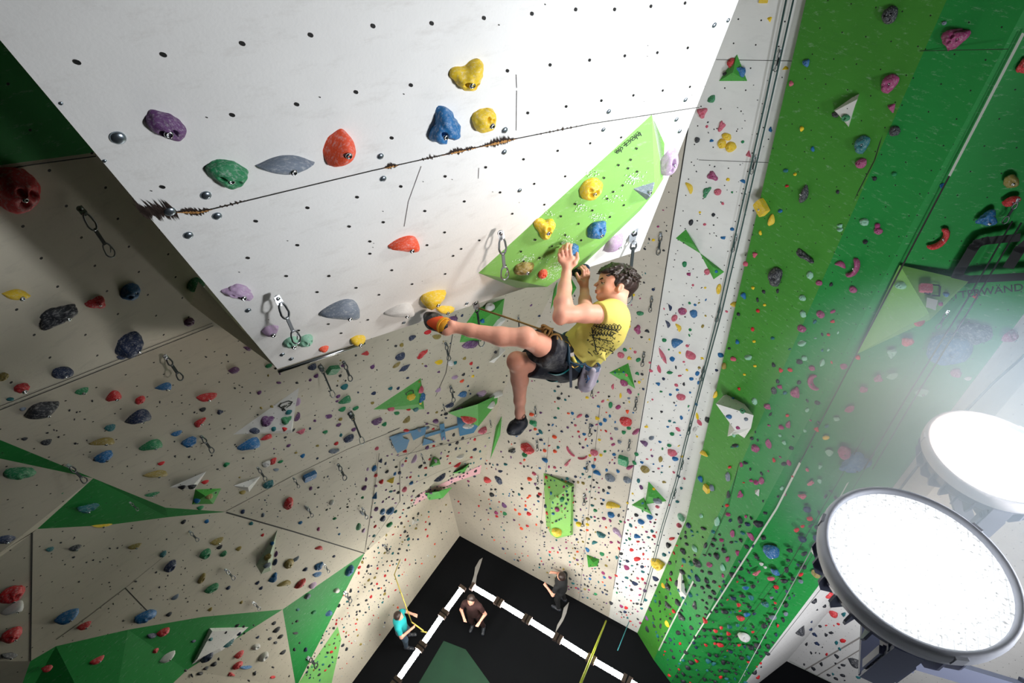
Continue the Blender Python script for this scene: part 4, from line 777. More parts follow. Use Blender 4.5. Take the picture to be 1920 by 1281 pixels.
parse(5.333, 350, 1041, """148,230,125,42,62,c,ring 245,325,172,56,28,g,ring 415,325,56,30,45,n 705,275,54,26,45,n 740,328,56,24,40,n 985,275,140,44,10,c,jug 1130,280,155,56,42,r,spindle 1255,298,80,46,18,l 857,232,110,56,40,b 1185,140,40,28,20,n 545,470,38,26,30,c 232,540,62,26,35,c 1205,410,56,44,20,s,ring 1495,352,58,48,0,w,ring 1110,545,36,28,0,t 1270,570,46,40,0,g 1420,580,72,62,60,b 1625,150,96,74,30,b,ball 1085,780,62,24,0,k 870,680,54,26,25,k 895,745,96,32,32,k 830,835,44,28,10,k 935,815,54,34,20,k 885,875,42,28,0,k 520,990,120,46,32,r 690,915,74,66,0,w,ring 765,1010,110,60,35,w,ring 960,970,78,26,30,k 505,1100,116,54,25,r 590,1120,134,32,5,b 860,1220,58,28,0,r 200,1015,88,78,20,n,ball 240,840,38,34,0,t 520,785,50,32,50,n 415,880,150,40,38,t,edge 445,1195,82,48,-20,r 130,1185,62,38,0,k 190,1130,62,28,20,k 270,1090,64,36,20,k""")
parse(4.571, 0, 820, """885,160,195,74,28,b,blob 1380,220,72,24,18,r 1345,305,225,46,3,c,jug 168,290,285,105,0,g,ball 335,372,106,44,15,k 345,525,132,48,12,k 385,640,112,36,3,c 540,450,125,62,30,g,ring 40,860,160,80,0,n,ball 750,600,210,70,12,t,lobes 640,945,122,42,15,k 425,957,82,34,15,t 1150,932,134,36,16,c 1395,1000,66,40,60,t 1755,995,115,66,30,g,ring 1455,1100,118,66,60,n,ring 870,752,195,18,5,y 1300,485,144,26,12,g 1690,540,62,38,0,b 1790,505,62,46,0,c 1560,420,56,36,25,k 1645,415,70,46,0,k 1755,380,72,26,12,r 1715,600,62,28,8,g 1570,725,46,28,60,k 1770,720,48,30,35,b""")
parse(4.571, 0, 1001, """90,510,230,120,12,r,blob 130,620,195,84,12,w,jug 95,860,225,110,25,r,ball 570,700,250,84,24,b,edge 715,785,150,46,25,r 1240,700,210,80,18,b,blob 1445,688,64,26,25,k 820,1065,175,66,28,r 1330,1000,66,40,50,r 1395,840,112,56,15,r,ball 1430,1050,175,56,30,w,edge 940,1080,100,36,38,g,ring 1500,540,88,28,35,s 400,1150,110,46,10,r 80,1040,155,46,0,k 1300,870,84,46,0,n""")
parse(1, 0, 0, "1598,868,62,34,25,b,lobes 1584,850,26,22,0,m,ball 1540,1036,38,34,0,w 1555,1115,30,18,-30,r 1530,1075,18,14,0,c 1500,1180,18,16,0,k 1563,1150,16,12,0,r 1605,1241,36,14,-20,k 1620,1150,14,10,0,t 1665,1205,12,10,0,k 1752,1243,24,10,-15,n 1790,1262,70,14,-20,g 1395,1192,20,14,-40,w 1640,1262,16,10,0,k")
def zone_of(ob, x, y):
    n = ob.name
    if n.startswith('climbing_volume'): return 'a volume'
    if n == 'wall_white_overhang': return 'the white overhang'
    if n == 'wall_overhang_flank': return 'the cream flank'
    if n == 'wall_green_pillar':
        if y > 1000: return 'the pillar foot'
        return 'the green pillar' if x < 1600 - (y - 600) * .45 and x < 1860 - y * .5 + 0 else 'the right green face'
    if n == 'wall_recess': return 'the far right wall'
    if n == 'wall_right':
        ln = 1290 - (y - 240) * .163
        if x > ln: return 'the pale lane top' if y < 480 else ('the pale lane middle' if y < 860 else 'the pale lane foot')
        return 'the grey wall top' if y < 800 else 'the grey wall foot'
    if n == 'wall_left_lower': return 'the cream lower wall'
    if n == 'wall_left_upper': return 'the dark upper slab'
    if n == 'wall_left':
        if y < 960 - (x - 424) * .5 and x > 424 or (x <= 424 and y < 900): return 'the left overhang' if x < 600 else 'the wall under the boulder'
        if x > 690: return 'the corner panel'
        if y > 1140: return 'the bottom left panels'
        return 'the grey triangle panel' if x > 424 and y < 960 + (x - 424) * .3 else 'the big tan panel'
    return 'the mat'
SHAPE = dict(ball='round', blob='lumpy', edge='edge', jug='curved', lobes='lobed', spindle='spindle', horn='hooked', ring='hollow', pyr='faceted', plate='flat')
fr_ = []
for i, hd in enumerate(HOLDS):
    fm = frame(*hd[:5])
    if i == NW - 1:                        # this one sits on the hidden lower flank of the green volume
        n_ = (M @ Vector((.35, .25, -.9))).normalized(); t_ = n_.cross(Vector((0, 0, 1))).normalized(); fm = (W(1086, 513, 3.16), t_, n_.cross(t_), n_, .115, .10, .085, gvol)
    if fm is None or fm[7].name == 'floor': continue
    fr_.append((i, hd, fm))
order = sorted(fr_, key=lambda q: -(q[1][2] * q[1][3]) - (1e6 if q[0] < NW else 0))
IND = order[:330]; REST = order[330:]
print('holds individual', len(IND), 'rest', len(REST))
def hold_obj(hd, fm, i):
    x, y, L, S_, a, c, kd = hd; P, t, b, n, l, s, hg, ob = fm
    hi = i < NW
    me = proto_mesh(kd, i % 7 if not hi else 100 + i, hi)
    o = bpy.data.objects.new('climbing_hold', me); COL.objects.link(o)
    mw = Matrix((t * l, b * s, n * hg)).transposed().to_4x4(); mw.translation = P - n * 0.001
    # keep a uniform-scale parent frame so bolts stay round
    o.matrix_world = mw
    o.material_slots[0].link = 'OBJECT'; o.material_slots[0].material = HM[c]
    return o
info = []
for k, (i, hd, fm) in enumerate(IND):
    o = hold_obj(hd, fm, i)
    P, t, b, n, l, s, hg, ob = fm
    if L_ok := (max(hd[2], hd[3]) > 26):
        # hex bolt seated in the hold
        kd = hd[6]; me = o.data
        best = None
        for v in me.vertices:
            d = (v.co.x - .06) ** 2 + (v.co.y + .10) ** 2
            if best is None or d < best[0]: best = (d, v.co)
        bo = bpy.data.objects.new('bolt', bolt_mesh()); COL.objects.link(bo)
        w = o.matrix_world @ best[1]
        R_ = Matrix((t, b, n)).transposed().to_4x4(); R_.translation = w + n * (-0.002)
        bo.parent = o; bo.matrix_parent_inverse = Matrix.Identity(4)
        bo.matrix_basis = o.matrix_world.inverted() @ R_
    info.append([o, hd, zone_of(ob, hd[0], hd[1])])
# labels: colour, size and shape, surface; then a neighbour; then a rank
def sizew(hd):
    m = math.sqrt(hd[2] * hd[3]); return 'tiny' if m < 7 else 'small' if m < 11 else '' if m < 26 else 'large'
def cname(c): return COLS[c][0]
from collections import defaultdict
def nearest(q):
    best = None
    for r_ in info:
        if r_ is q: continue
        d = math.hypot(r_[1][0] - q[1][0], r_[1][1] - q[1][1])
        if best is None or d < best[0]: best = (d, r_)
    r_ = best[1]; dx, dy = q[1][0] - r_[1][0], q[1][1] - r_[1][1]
    rel = ('right of' if dx > 0 else 'left of') if abs(dx) > abs(dy) else ('below' if dy > 0 else 'above')
    return '%s a %s %s one' % (rel, cname(r_[1][5]), SHAPE[r_[1][6]])
for q in info:
    hd = q[1]; z = sizew(hd); q.append(' '.join(w for w in (z, cname(hd[5]), SHAPE[hd[6]], 'hold on', q[2]) if w))
for stage in range(2):
    D = defaultdict(list)
    for q in info: D[q[3]].append(q)
    for lb, g in D.items():
        if len(g) > 1:
            if stage == 0:
                for q in g: q[3] = lb + ', ' + nearest(q)
            else:
                g.sort(key=lambda q: q[1][1]); N_ = ['topmost', 'second from top', 'third from top', 'fourth from top', 'fifth from top', 'sixth from top', 'seventh from top']
                for j, q in enumerate(g): q[3] = lb + ', ' + ('lowest' if j == len(g) - 1 else N_[j])
for q in info:
    tag(q[0], q[3], 'climbing hold', 'holds on ' + q[2])
# everything smaller: one uncountable sprinkling of tiny holds
st = MB(); LOW = {}
def lowp(kd, sd):
    if (kd, sd) not in LOW: LOW[(kd, sd)] = proto(kd, sd, 10, 4)
    return LOW[(kd, sd)]
def add_small(fm, c, kd, sd):
    P, t, b, n, l, s, hg, ob = fm; V_, F_ = lowp(kd, sd)
    st.mesh([P + t * (l * v[0]) + b * (s * v[1]) + n * (hg * v[2]) for v in V_], F_, HMF[c])
for i, hd, fm in REST: add_small(fm, hd[5], hd[6], i % 5)
rn = random.Random(11); occ = [(h[0], h[1], max(h[2], h[3]) / 2) for h in HOLDS]
def inpoly(x, y, P):
    c = False
    for (x0, y0), (x1, y1) in zip(P, P[1:] + P[:1]):
        if (y0 > y) != (y1 > y) and x < (x1 - x0) * (y - y0) / (y1 - y0) + x0: c = not c
    return c
def scatter(poly, n, cols, smin, smax, avoid=1.0):
    xs = [p[0] for p in poly]; ys = [p[1] for p in poly]; k = 0; tries = 0
    while k < n and tries < n * 12:
        tries += 1; x = rn.uniform(min(xs), max(xs)); y = rn.uniform(min(ys), max(ys))
        if not inpoly(x, y, poly): continue
        h = cast(x, y)
        if not h or h[2].name == 'floor': continue
        d = (h[0] - CAM).length; sz = rn.uniform(smin, smax) ** 1.0; pxs = sz / d * F
        if any(abs(x - a) < (r_ + pxs * .6) * avoid and abs(y - b) < (r_ + pxs * .6) * avoid for a, b, r_ in occ): continue
        fm = frame(x, y, pxs, pxs * rn.uniform(.45, .95), rn.uniform(0, 180))
        add_small(fm, rn.choice(cols), rn.choice(('ball', 'blob', 'edge', 'lobes')), rn.randrange(5)); occ.append((x, y, pxs / 2)); k += 1
scatter([(880, 870), (1010, 780), (1180, 760), (1150, 1000), (1130, 1160), (880, 1000), (862, 960)], 300, 'kkknnpmtrob', .025, .07)
scatter([(1000, 900), (1150, 880), (1140, 1150), (1010, 1075)], 150, 'kkkntpmc', .03, .08)
scatter([(1180, 800), (1240, 560), (1330, 560), (1290, 900), (1220, 1120), (1160, 1150)], 60, 'knPbgtyc', .025, .06)
scatter([(1160, 950), (1240, 950), (1200, 1180), (1150, 1150)], 110, 'kknmtrk', .03, .09)
scatter([(1200, 1100), (1260, 1000), (1440, 960), (1400, 1281), (1260, 1281)], 230, 'kkkkknrt', .05, .14)
scatter([(1320, 900), (1440, 700), (1600, 500), (1560, 800), (1400, 1050)], 50, 'kkmvtr', .03, .07)
scatter([(1500, 960), (1590, 900), (1540, 1010), (1420, 1270), (1390, 1281)], 90, 'kkkkrns', .05, .13)
scatter([(1490, 1240), (1560, 1000), (1600, 1240), (1680, 1281), (1580, 1281)], 45, 'kkkntr', .05, .16)
scatter([(640, 1120), (700, 1010), (760, 960), (800, 960), (700, 1160), (600, 1281), (560, 1281)], 190, 'kkkkcrnt', .03, .09)
scatter([(700, 1050), (850, 910), (870, 960), (760, 1130), (660, 1260), (620, 1281)], 80, 'rokcPwnt', .03, .08)
scatter([(760, 960), (900, 880), (860, 870), (780, 930)], 60, 'kknp', .03, .07)
scatter([(690, 1010), (700, 860), (900, 800), (920, 820), (890, 870)], 90, 'kkrtnpl', .03, .08)
scatter([(770, 810), (860, 760), (840, 790), (780, 815)], 40, 'kkspn', .05, .12)
scatter([(500, 700), (900, 580), (1030, 560), (935, 735), (640, 860), (440, 900)], 90, 'kkkpnc', .015, .05)
scatter([(60, 800), (420, 640), (600, 840), (420, 940), (200, 880)], 60, 'kkkk', .012, .03)
scatter([(80, 1000), (420, 970), (660, 1040), (530, 1130), (100, 1200)], 60, 'kkkk', .012, .035)
scatter([(440, 960), (650, 850), (700, 1020)], 60, 'kkkn', .012, .035)
scatter([(1040, 560), (1240, 400), (1280, 250), (1210, 690), (1180, 780), (980, 740)], 90, 'kkkmyt', .015, .045)
scatter([(1300, 230), (1480, 100), (1400, 600), (1230, 700)], 60, 'kkkk', .012, .025)
scatter([(360, 1190), (560, 1150), (600, 1281), (330, 1281)], 22, 'kkkn', .04, .10)
o = st.build('tiny_climbing_holds', origin=(0, 0, 0)); tag(o, 'hundreds of tiny scattered climbing holds over all the far walls', 'climbing holds', kind='stuff')
# ================================================================== people: one continuous surface per body, grown from distance fields
def CP(px, py, dep): return np.array([(px - 960.0) / F * dep, -(py - 640.5) / F * dep, -dep])
class Field:
    def __init__(s, lo, hi, h):
        s.lo = np.array(lo, float); s.h = h; s.n = np.ceil((np.array(hi) - s.lo) / h).astype(int) + 1
        s.g = np.full(tuple(s.n), 1.0, np.float32)
    def sub(s, lo, hi):
        a = np.maximum(np.floor((np.array(lo) - s.lo) / s.h).astype(int), 0); b = np.minimum(np.ceil((np.array(hi) - s.lo) / s.h).astype(int) + 1, s.n)
        if (b <= a).any(): return None, None
        ax = [s.lo[i] + s.h * np.arange(a[i], b[i]) for i in range(3)]
        return (slice(a[0], b[0]), slice(a[1], b[1]), slice(a[2], b[2])), np.meshgrid(*ax, indexing='ij', sparse=True)
    def put(s, sl, d, k, op='u'):
        g = s.g[sl]
        if op == 'u':
            hh = np.maximum(k - np.abs(g - d), 0) / k; s.g[sl] = np.minimum(g, d) - hh * hh * k * .25
        elif op == 's':
            d = -d; hh = np.maximum(k - np.abs(g - d), 0) / k; s.g[sl] = np.maximum(g, d) + hh * hh * k * .25
    def cap(s, a, b, ra, rb=None, k=.02, op='u', cut=None):
        a = np.array(a, float); b = np.array(b, float); rb = ra if rb is None else rb; m = max(ra, rb) + k + 2 * s.h
        sl, X = s.sub(np.minimum(a, b) - m, np.maximum(a, b) + m)
        if sl is None: return
        ab = b - a; L = max(ab @ ab, 1e-12)
        t = np.clip(((X[0] - a[0]) * ab[0] + (X[1] - a[1]) * ab[1] + (X[2] - a[2]) * ab[2]) / L, 0, 1)
        d = np.sqrt((X[0] - a[0] - t * ab[0]) ** 2 + (X[1] - a[1] - t * ab[1]) ** 2 + (X[2] - a[2] - t * ab[2]) ** 2) - (ra + (rb - ra) * t)
        if cut is not None:                      # cut = (point, outward normal): keep the side behind it
            p, n = cut; n = n / np.linalg.norm(n)
            d = np.maximum(d, (X[0] - p[0]) * n[0] + (X[1] - p[1]) * n[1] + (X[2] - p[2]) * n[2])
        s.put(sl, d.astype(np.float32), k, op)
    def chain(s, P, R, k=.02):
        for i in range(len(P) - 1): s.cap(P[i], P[i + 1], R[i], R[i + 1], k)
    def ell(s, c, ax, r, k=.02, op='u'):
        """ax: three unit rows, r: three radii"""
        c = np.array(c, float); m = max(r) + k + 2 * s.h; sl, X = s.sub(c - m, c + m)
        if sl is None: return
        q = 0; q2 = 0
        for i in range(3):
            u_ = (X[0] - c[0]) * ax[i][0] + (X[1] - c[1]) * ax[i][1] + (X[2] - c[2]) * ax[i][2]
            q = q + (u_ / r[i]) ** 2; q2 = q2 + (u_ / r[i] ** 2) ** 2
        k0 = np.sqrt(q); k1 = np.sqrt(q2) + 1e-9
        s.put(sl, (k0 * (k0 - 1) / k1).astype(np.float32), k, op)
    def half(s, p, n, k=.004):
        X = np.meshgrid(*[s.lo[i] + s.h * np.arange(s.n[i]) for i in range(3)], indexing='ij', sparse=True)
        n = np.array(n, float) / np.linalg.norm(n); d = (X[0] - p[0]) * n[0] + (X[1] - p[1]) * n[1] + (X[2] - p[2]) * n[2]
        s.g = np.maximum(s.g, d.astype(np.float32))
    def mesh(s):
        g = s.g; ins = g < 0
        c = np.zeros(tuple(np.array(g.shape) - 1), np.uint8)
        for i in (0, 1):
            for j in (0, 1):
                for k in (0, 1): c += ins[i:g.shape[0] - 1 + i, j:g.shape[1] - 1 + j, k:g.shape[2] - 1 + k]
        cells = np.argwhere((c > 0) & (c < 8)); idx = np.full(c.shape, -1, np.int32); idx[tuple(cells.T)] = np.arange(len(cells))
        acc = np.zeros((len(cells), 3)); cnt = np.zeros(len(cells))
        cor = [(i, j, k) for i in (0, 1) for j in (0, 1) for k in (0, 1)]
        val = {q: g[cells[:, 0] + q[0], cells[:, 1] + q[1], cells[:, 2] + q[2]] for q in cor}
        for p in cor:
            for d in range(3):
                if p[d]: continue
                q = list(p); q[d] = 1; q = tuple(q); a = val[p]; b = val[q]; m = (a < 0) != (b < 0)
                t = np.where(m, a / np.where(m, a - b, 1), 0); pt = np.tile(np.array(p, float), (len(cells), 1)); pt[:, d] += t
                acc[m] += pt[m]; cnt[m] += 1
        Vt = s.lo + s.h * (cells + acc / cnt[:, None])
        Fs = []
        for d in range(3):
            e1, e2 = [(1, 2), (2, 0), (0, 1)][d]
            sa = [slice(None)] * 3; sb = [slice(None)] * 3; sa[d] = slice(0, -1); sb[d] = slice(1, None)
            A = ins[tuple(sa)]; B = ins[tuple(sb)]
            ed = np.argwhere(A != B); ed = ed[(ed[:, e1] > 0) & (ed[:, e2] > 0) & (ed[:, e1] < g.shape[e1] - 1) & (ed[:, e2] < g.shape[e2] - 1)]
            fl = A[tuple(ed.T)]
            def at(o1, o2):
                q = ed.copy(); q[:, e1] -= o1; q[:, e2] -= o2; return idx[tuple(q.T)]
            Q = np.stack([at(1, 1), at(0, 1), at(0, 0), at(1, 0)], 1); Q[~fl] = Q[~fl][:, ::-1]; Fs.append(Q)
        return Vt, np.concatenate(Fs)
def to_world(V_):
    Rm = np.array(R3); return V_ @ Rm.T + np.array([0, 0, CZ])
def field_obj(name, fld, mats, parent, matfn=None, relax=1):
    V_, Fc = fld.mesh(); Fc = Fc[(Fc >= 0).all(1)]
    for _ in range(relax):                       # light smoothing of the net
        acc = np.zeros_like(V_); cn = np.zeros(len(V_))
        for a in range(4):
            i, j = Fc[:, a], Fc[:, (a + 1) % 4]
            np.add.at(acc, i, V_[j]); np.add.at(cn, i, 1); np.add.at(acc, j, V_[i]); np.add.at(cn, j, 1)
        V_ = V_ * .5 + .5 * acc / np.maximum(cn, 1)[:, None]
    Wd = to_world(V_); base = np.array(wloc(parent)) if parent else np.zeros(3)
    me = bpy.data.meshes.new(name); me.from_pydata((Wd - base).tolist(), [], Fc.tolist())
    for m in mats: me.materials.append(m)
    if matfn is not None: me.polygons.foreach_set('material_index', matfn(V_[Fc].mean(1)).astype(int).tolist())
    me.polygons.foreach_set('use_smooth', [True] * len(Fc)); me.update()
    o = bpy.data.objects.new(name, me); COL.objects.link(o); o.parent = parent
    return o
def bounds(P, m): P = np.array(P); return P.min(0) - m, P.max(0) + m
def U(v): v = np.array(v, float); return v / np.linalg.norm(v)
MSKIN = mat('skin', (236, 172, 150), 0.5, noise=0.16, nscale=16, bump=0.06, bscale=150)
MSKIN.node_tree.nodes['Principled BSDF'].inputs['Subsurface Weight'].default_value = 0.06
MSKIN.node_tree.nodes['Principled BSDF'].inputs['Subsurface Radius'].default_value = (0.01, 0.004, 0.002)
MHAIR = mat('dark_brown_hair', (46, 34, 32), 0.42, noise=0.5, nscale=40, bump=0.7, bscale=90)
MSHIRT = mat('yellow_cotton', (240, 224, 118), 0.85, noise=0.07, nscale=9, bump=0.25, bscale=26)
MSHORT = mat('navy_shorts_cloth', (30, 34, 46), 0.85, noise=0.25, nscale=12, chalk=0.22, bump=0.35, bscale=30)
MTEAL = mat('teal_webbing', (14, 136, 146), 0.6); MNAVY = mat('dark_teal_webbing', (18, 56, 78), 0.65, noise=0.2, nscale=30)
MROPE = mat('tan_climbing_rope', (160, 130, 78), 0.8, noise=0.35, nscale=160, bump=0.5, bscale=260)
MRUB = mat('navy_shoe_rubber', (30, 36, 48), 0.5, noise=0.3, nscale=30, chalk=0.3); MORG = mat('orange_shoe_upper', (244, 92, 40), 0.6); MYEL = mat('yellow_shoe_strap', (244, 176, 40), 0.6)
MINKS = mat('shirt_ink', (40, 48, 40), 0.8); MEYEW = mat('eye_white', (226, 220, 214), 0.3); MEYED = mat('dark_eye', (34, 24, 20), 0.2); MLIP = mat('lip_skin', (198, 124, 114), 0.5)

root = empty('person', Vector(to_world(CP(1070, 665, 3.0))))
tag(root, 'climber in yellow t-shirt and dark shorts hanging from the green volume, foot on wall', 'person')
# --- joints (camera-framed metres)
hipN, kneeN, ankN = CP(1056, 668, 2.96), CP(986, 633, 2.63), CP(848, 613, 2.64)
hipF, kneeF, ankF = CP(1052, 683, 3.10), CP(969, 678, 2.84), CP(975, 774, 3.10)
pel = CP(1066, 672, 3.03); waist = CP(1094, 650, 3.0); chest = CP(1130, 614, 2.93); nb = CP(1154, 580, 2.88)
shN, elN, wrN = CP(1138, 590, 2.75), CP(1053, 590, 2.62), CP(1062, 514, 2.76)
shF, elF, wrF = CP(1132, 586, 3.05), CP(1098, 597, 2.88), CP(1096, 546, 3.03)
lat = U(shN - shF)
hu = U([.2, .98, 0]); hf = U([-.98, .2, 0.10]); hu = U(hu - hf * (hu @ hf)); hs = np.cross(hu, hf); hs = hs if hs[2] > 0 else -hs
HO = CP(1164, 545, 2.86) - hs * .072
def HP(f, u_, s_=0.0): return HO + hf * f + hu * u_ + hs * s_
HA = [hf, hu, hs]
allp = [hipN, kneeN, ankN, hipF, kneeF, ankF, nb, shN, elN, wrN, wrF, HP(.13, 0), HP(-.1, .1), CP(1068, 455, 2.8), CP(800, 590, 2.8), CP(955, 815, 3.2)]
lo, hi = bounds(allp, .13)
B = Field(lo, hi, .0045)
def torso(Fd, inf, k=.05, top=1.0):
    for c_, w_, r_ in ((pel, .075, .095), (waist, .070, .088), (chest, .085, .098), (CP(1146, 598, 2.9), .09, .088)):
        Fd.cap(c_ - lat * w_, c_ + lat * w_, r_ + inf, None, k)
    for (a, ra), (b, rb) in zip([(pel, .10), (waist, .09), (chest, .10)], [(waist, .09), (chest, .10), (chest * (1 - top) + nb * top, .06)]):
        for q in (-.06, 0, .06): Fd.cap(a + lat * q, b + lat * q * .9, ra * .93 + inf, rb * .93 + inf, k)
torso(B, -.012)
B.cap(nb + (chest - nb) * .1, HP(-.012, -.02), .056, .052, .03)
# legs
def leg(Fd, hip, knee, ank, calf, sc=1.0):
    Fd.chain([hip, hip * .45 + knee * .55, knee], [.078 * sc, .064 * sc, .048 * sc], .02)
    sh_ = knee * .66 + ank * .34 + calf * .014
    Fd.chain([knee, sh_, knee * .25 + ank * .75 + calf * .004, ank], [.047 * sc, .047 * sc, .032 * sc, .027 * sc], .02)
    Fd.ell(knee, np.eye(3), (.048, .050, .048), .02)
leg(B, hipN, kneeN, ankN, U([.1, -1, 0])); leg(B, hipF, kneeF, ankF, U([.7, 0, -.7]))
B.cap(ankN, CP(838, 618, 2.64), .027, .028, .02); B.cap(CP(838, 618, 2.64), CP(806, 598, 2.74), .028, .025, .02)
B.cap(ankF, CP(975, 788, 3.13), .027, .028, .02); B.cap(CP(978, 792, 3.13), CP(962, 806, 3.12), .026, .024, .02)
B.cap(CP(846, 606, 2.62), CP(846, 606, 2.62), .016, None, .01)
# arms
def arm(Fd, sh, el, wr, bic):
    Fd.ell(sh, np.eye(3), (.058, .055, .058), .03)
    m_ = sh * .5 + el * .5
    Fd.chain([sh, m_ + bic * .006, el * .85 + sh * .15, el], [.052, .047, .040, .037], .02)
    Fd.chain([el, el * .72 + wr * .28, el * .35 + wr * .65, wr], [.037, .044, .033, .025], .02)
arm(B, shN, elN, wrN, U([0, 1, 0])); arm(B, shF, elF, wrF, U([0, 1, 0]))
B.cap(CP(1046, 597, 2.62), CP(1050, 601, 2.62), .024, .024, .02)
# near (left) hand: back of the hand to us, four fingers over the top of the hold, thumb on its right side
def hand(Fd, wr, palm, fingers, thumb, r=.0085):
    Fd.cap(wr, palm[0], .023, .024, .014); Fd.cap(palm[0], palm[1], .020, .017, .012); Fd.cap(palm[0], palm[2], .020, .016, .012); Fd.cap(palm[1], palm[2], .0135, None, .010)
    for Pf, s_ in fingers: Fd.chain(Pf, [r * 1.10 * s_, r * 1.02 * s_, r * .95 * s_, r * .82 * s_][:len(Pf)], .0045)
    Fd.chain(thumb, [.015, .0115, .0095][:len(thumb)], .008)
hand(B, wrN, [CP(1063, 499, 2.755), CP(1052, 487, 2.755), CP(1072, 485, 2.75)],
     [([CP(1050, 488, 2.757), CP(1048, 477, 2.745), CP(1050, 468, 2.765), CP(1054, 465, 2.79)], .90),
      ([CP(1057, 484, 2.752), CP(1054, 471, 2.735), CP(1056, 462, 2.757), CP(1060, 460, 2.785)], 1.0),
      ([CP(1064, 482, 2.750), CP(1061.5, 468, 2.730), CP(1063, 458.5, 2.752), CP(1067, 457, 2.780)], 1.04),
      ([CP(1071, 483, 2.750), CP(1069.5, 470, 2.730), CP(1069.5, 461, 2.748), CP(1072, 459, 2.775)], .98)],
     [CP(1069, 501, 2.752), CP(1078, 494, 2.742), CP(1083, 485, 2.745), CP(1082, 475, 2.765)][:3] + [])
B.cap(CP(1083, 485, 2.745), CP(1082, 475, 2.762), .0098, .0085, .005)
hand(B, wrF, [CP(1095, 533, 3.03), CP(1091, 521, 3.03), CP(1101, 518, 3.03)],
     [([CP(1093, 519, 3.02), CP(1093, 508, 3.01), CP(1088, 502, 3.03), CP(1084, 503, 3.06)], 1.0),
      ([CP(1097, 517, 3.03), CP(1098, 506, 3.02), CP(1092, 499, 3.04), CP(1088, 500, 3.07)], 1.04),
      ([CP(1101, 518, 3.05), CP(1102, 507, 3.05), CP(1096, 500, 3.07), CP(1091, 501, 3.09)], .98),
      ([CP(1103, 521, 3.07), CP(1104, 511, 3.07), CP(1099, 504, 3.09), CP(1095, 505, 3.11)], .90)],
     [CP(1092, 536, 3.02), CP(1086, 526, 3.005), CP(1081, 513, 3.02)])
# head
B.ell(HP(.000, .060), HA, (.094, .086, .074), .02)
B.ell(HP(.050, .022), HA, (.060, .078, .060), .03)
B.ell(HP(.060, .068), HA, (.048, .045, .058), .02)
for q in (-1, 1):
    B.cap(HP(.012, -.028, .048 * q), HP(.082, -.050, .014 * q), .014, .013, .02)
    B.ell(HP(.070, .006, .034 * q), HA, (.024, .022, .021), .015)
    B.cap(HP(.098, .042, .010 * q), HP(.082, .043, .044 * q), .008, .008, .010)
    B.ell(HP(.108, .027, .032 * q), HA, (.021, .013, .019), .008, 's')
    B.ell(HP(.004, .014, .072 * q), [U(hf + hu * .25), U(hu - hf * .25), hs], (.017, .030, .009), .006)
    B.ell(HP(.006, .014, .083 * q), [U(hf + hu * .25), U(hu - hf * .25), hs], (.009, .018, .008), .004, 's')
    B.ell(HP(.106, .004, .011 * q), HA, (.008, .006, .007), .005)
B.cap(HP(.030, -.045), HP(.084, -.048), .024, .018, .02)
B.ell(HP(.093, -.050), HA, (.013, .012, .018), .010)
B.cap(HP(.102, .040), HP(.123, .013), .0062, .0080, .006)
B.ell(HP(.1255, .0085), HA, (.0085, .0070, .0095), .005)
B.ell(HP(.105, -.014), HA, (.012, .016, .024), .012)
B.ell(HP(.113, -.019), HA, (.0075, .0048, .019), .003); B.ell(HP(.110, -.029), HA, (.0080, .0055, .016), .003)
B.ell(HP(.121, -.0238), HA, (.009, .0018, .017), .002, 's')
body = field_obj('body', B, [MSKIN], root, relax=1)
del B
# eyes, brows, lips
def ball(name, c, r, m, parent, ax=None, rr=None):
    Fd = Field(c - np.array([r * 1.6] * 3), c + np.array([r * 1.6] * 3), r / 6)
    Fd.ell(c, ax or np.eye(3), rr or (r, r, r), .001); return field_obj(name, Fd, [m], parent, relax=0)
for q in (-1, 1):
    e = ball('eye', HP(.088, .0275, .031 * q), .0125, MEYEW, root)
    ball('iris', HP(.0975, .0255, .033 * q), .0055, MEYED, e)
    Fd = Field(*bounds([HP(.10, .03, .02 * q), HP(.08, .03, .05 * q)], .02), .0015); Fd.cap(HP(.1005, .0285, .022 * q), HP(.1000, .0315, .033 * q), .0018, .0024, .001); Fd.cap(HP(.1000, .0315, .033 * q), HP(.090, .0275, .046 * q), .0024, .0018, .001); field_obj('eyelashes', Fd, [MEYED], e, relax=0)
    ball('eyelid', HP(.088, .0305, .031 * q), .0145, MSKIN, e, HA, (.0142, .0105, .0145))
    Fd = Field(*bounds([HP(.10, .045, .01 * q), HP(.08, .045, .05 * q)], .02), .002); Fd.cap(HP(.107, .044, .012 * q), HP(.101, .0495, .030 * q), .0048, .0058, .002); Fd.cap(HP(.101, .0495, .030 * q), HP(.086, .047, .049 * q), .0056, .0035, .002)
    field_obj('eyebrow', Fd, [MHAIR], root)
Fd = Field(*bounds([HP(.11, -.02)], .035), .0016); Fd.ell(HP(.1145, -.0195), HA, (.0070, .0042, .017), .002); Fd.ell(HP(.1115, -.0285), HA, (.0075, .0048, .015), .002); field_obj('lips', Fd, [MLIP], root)
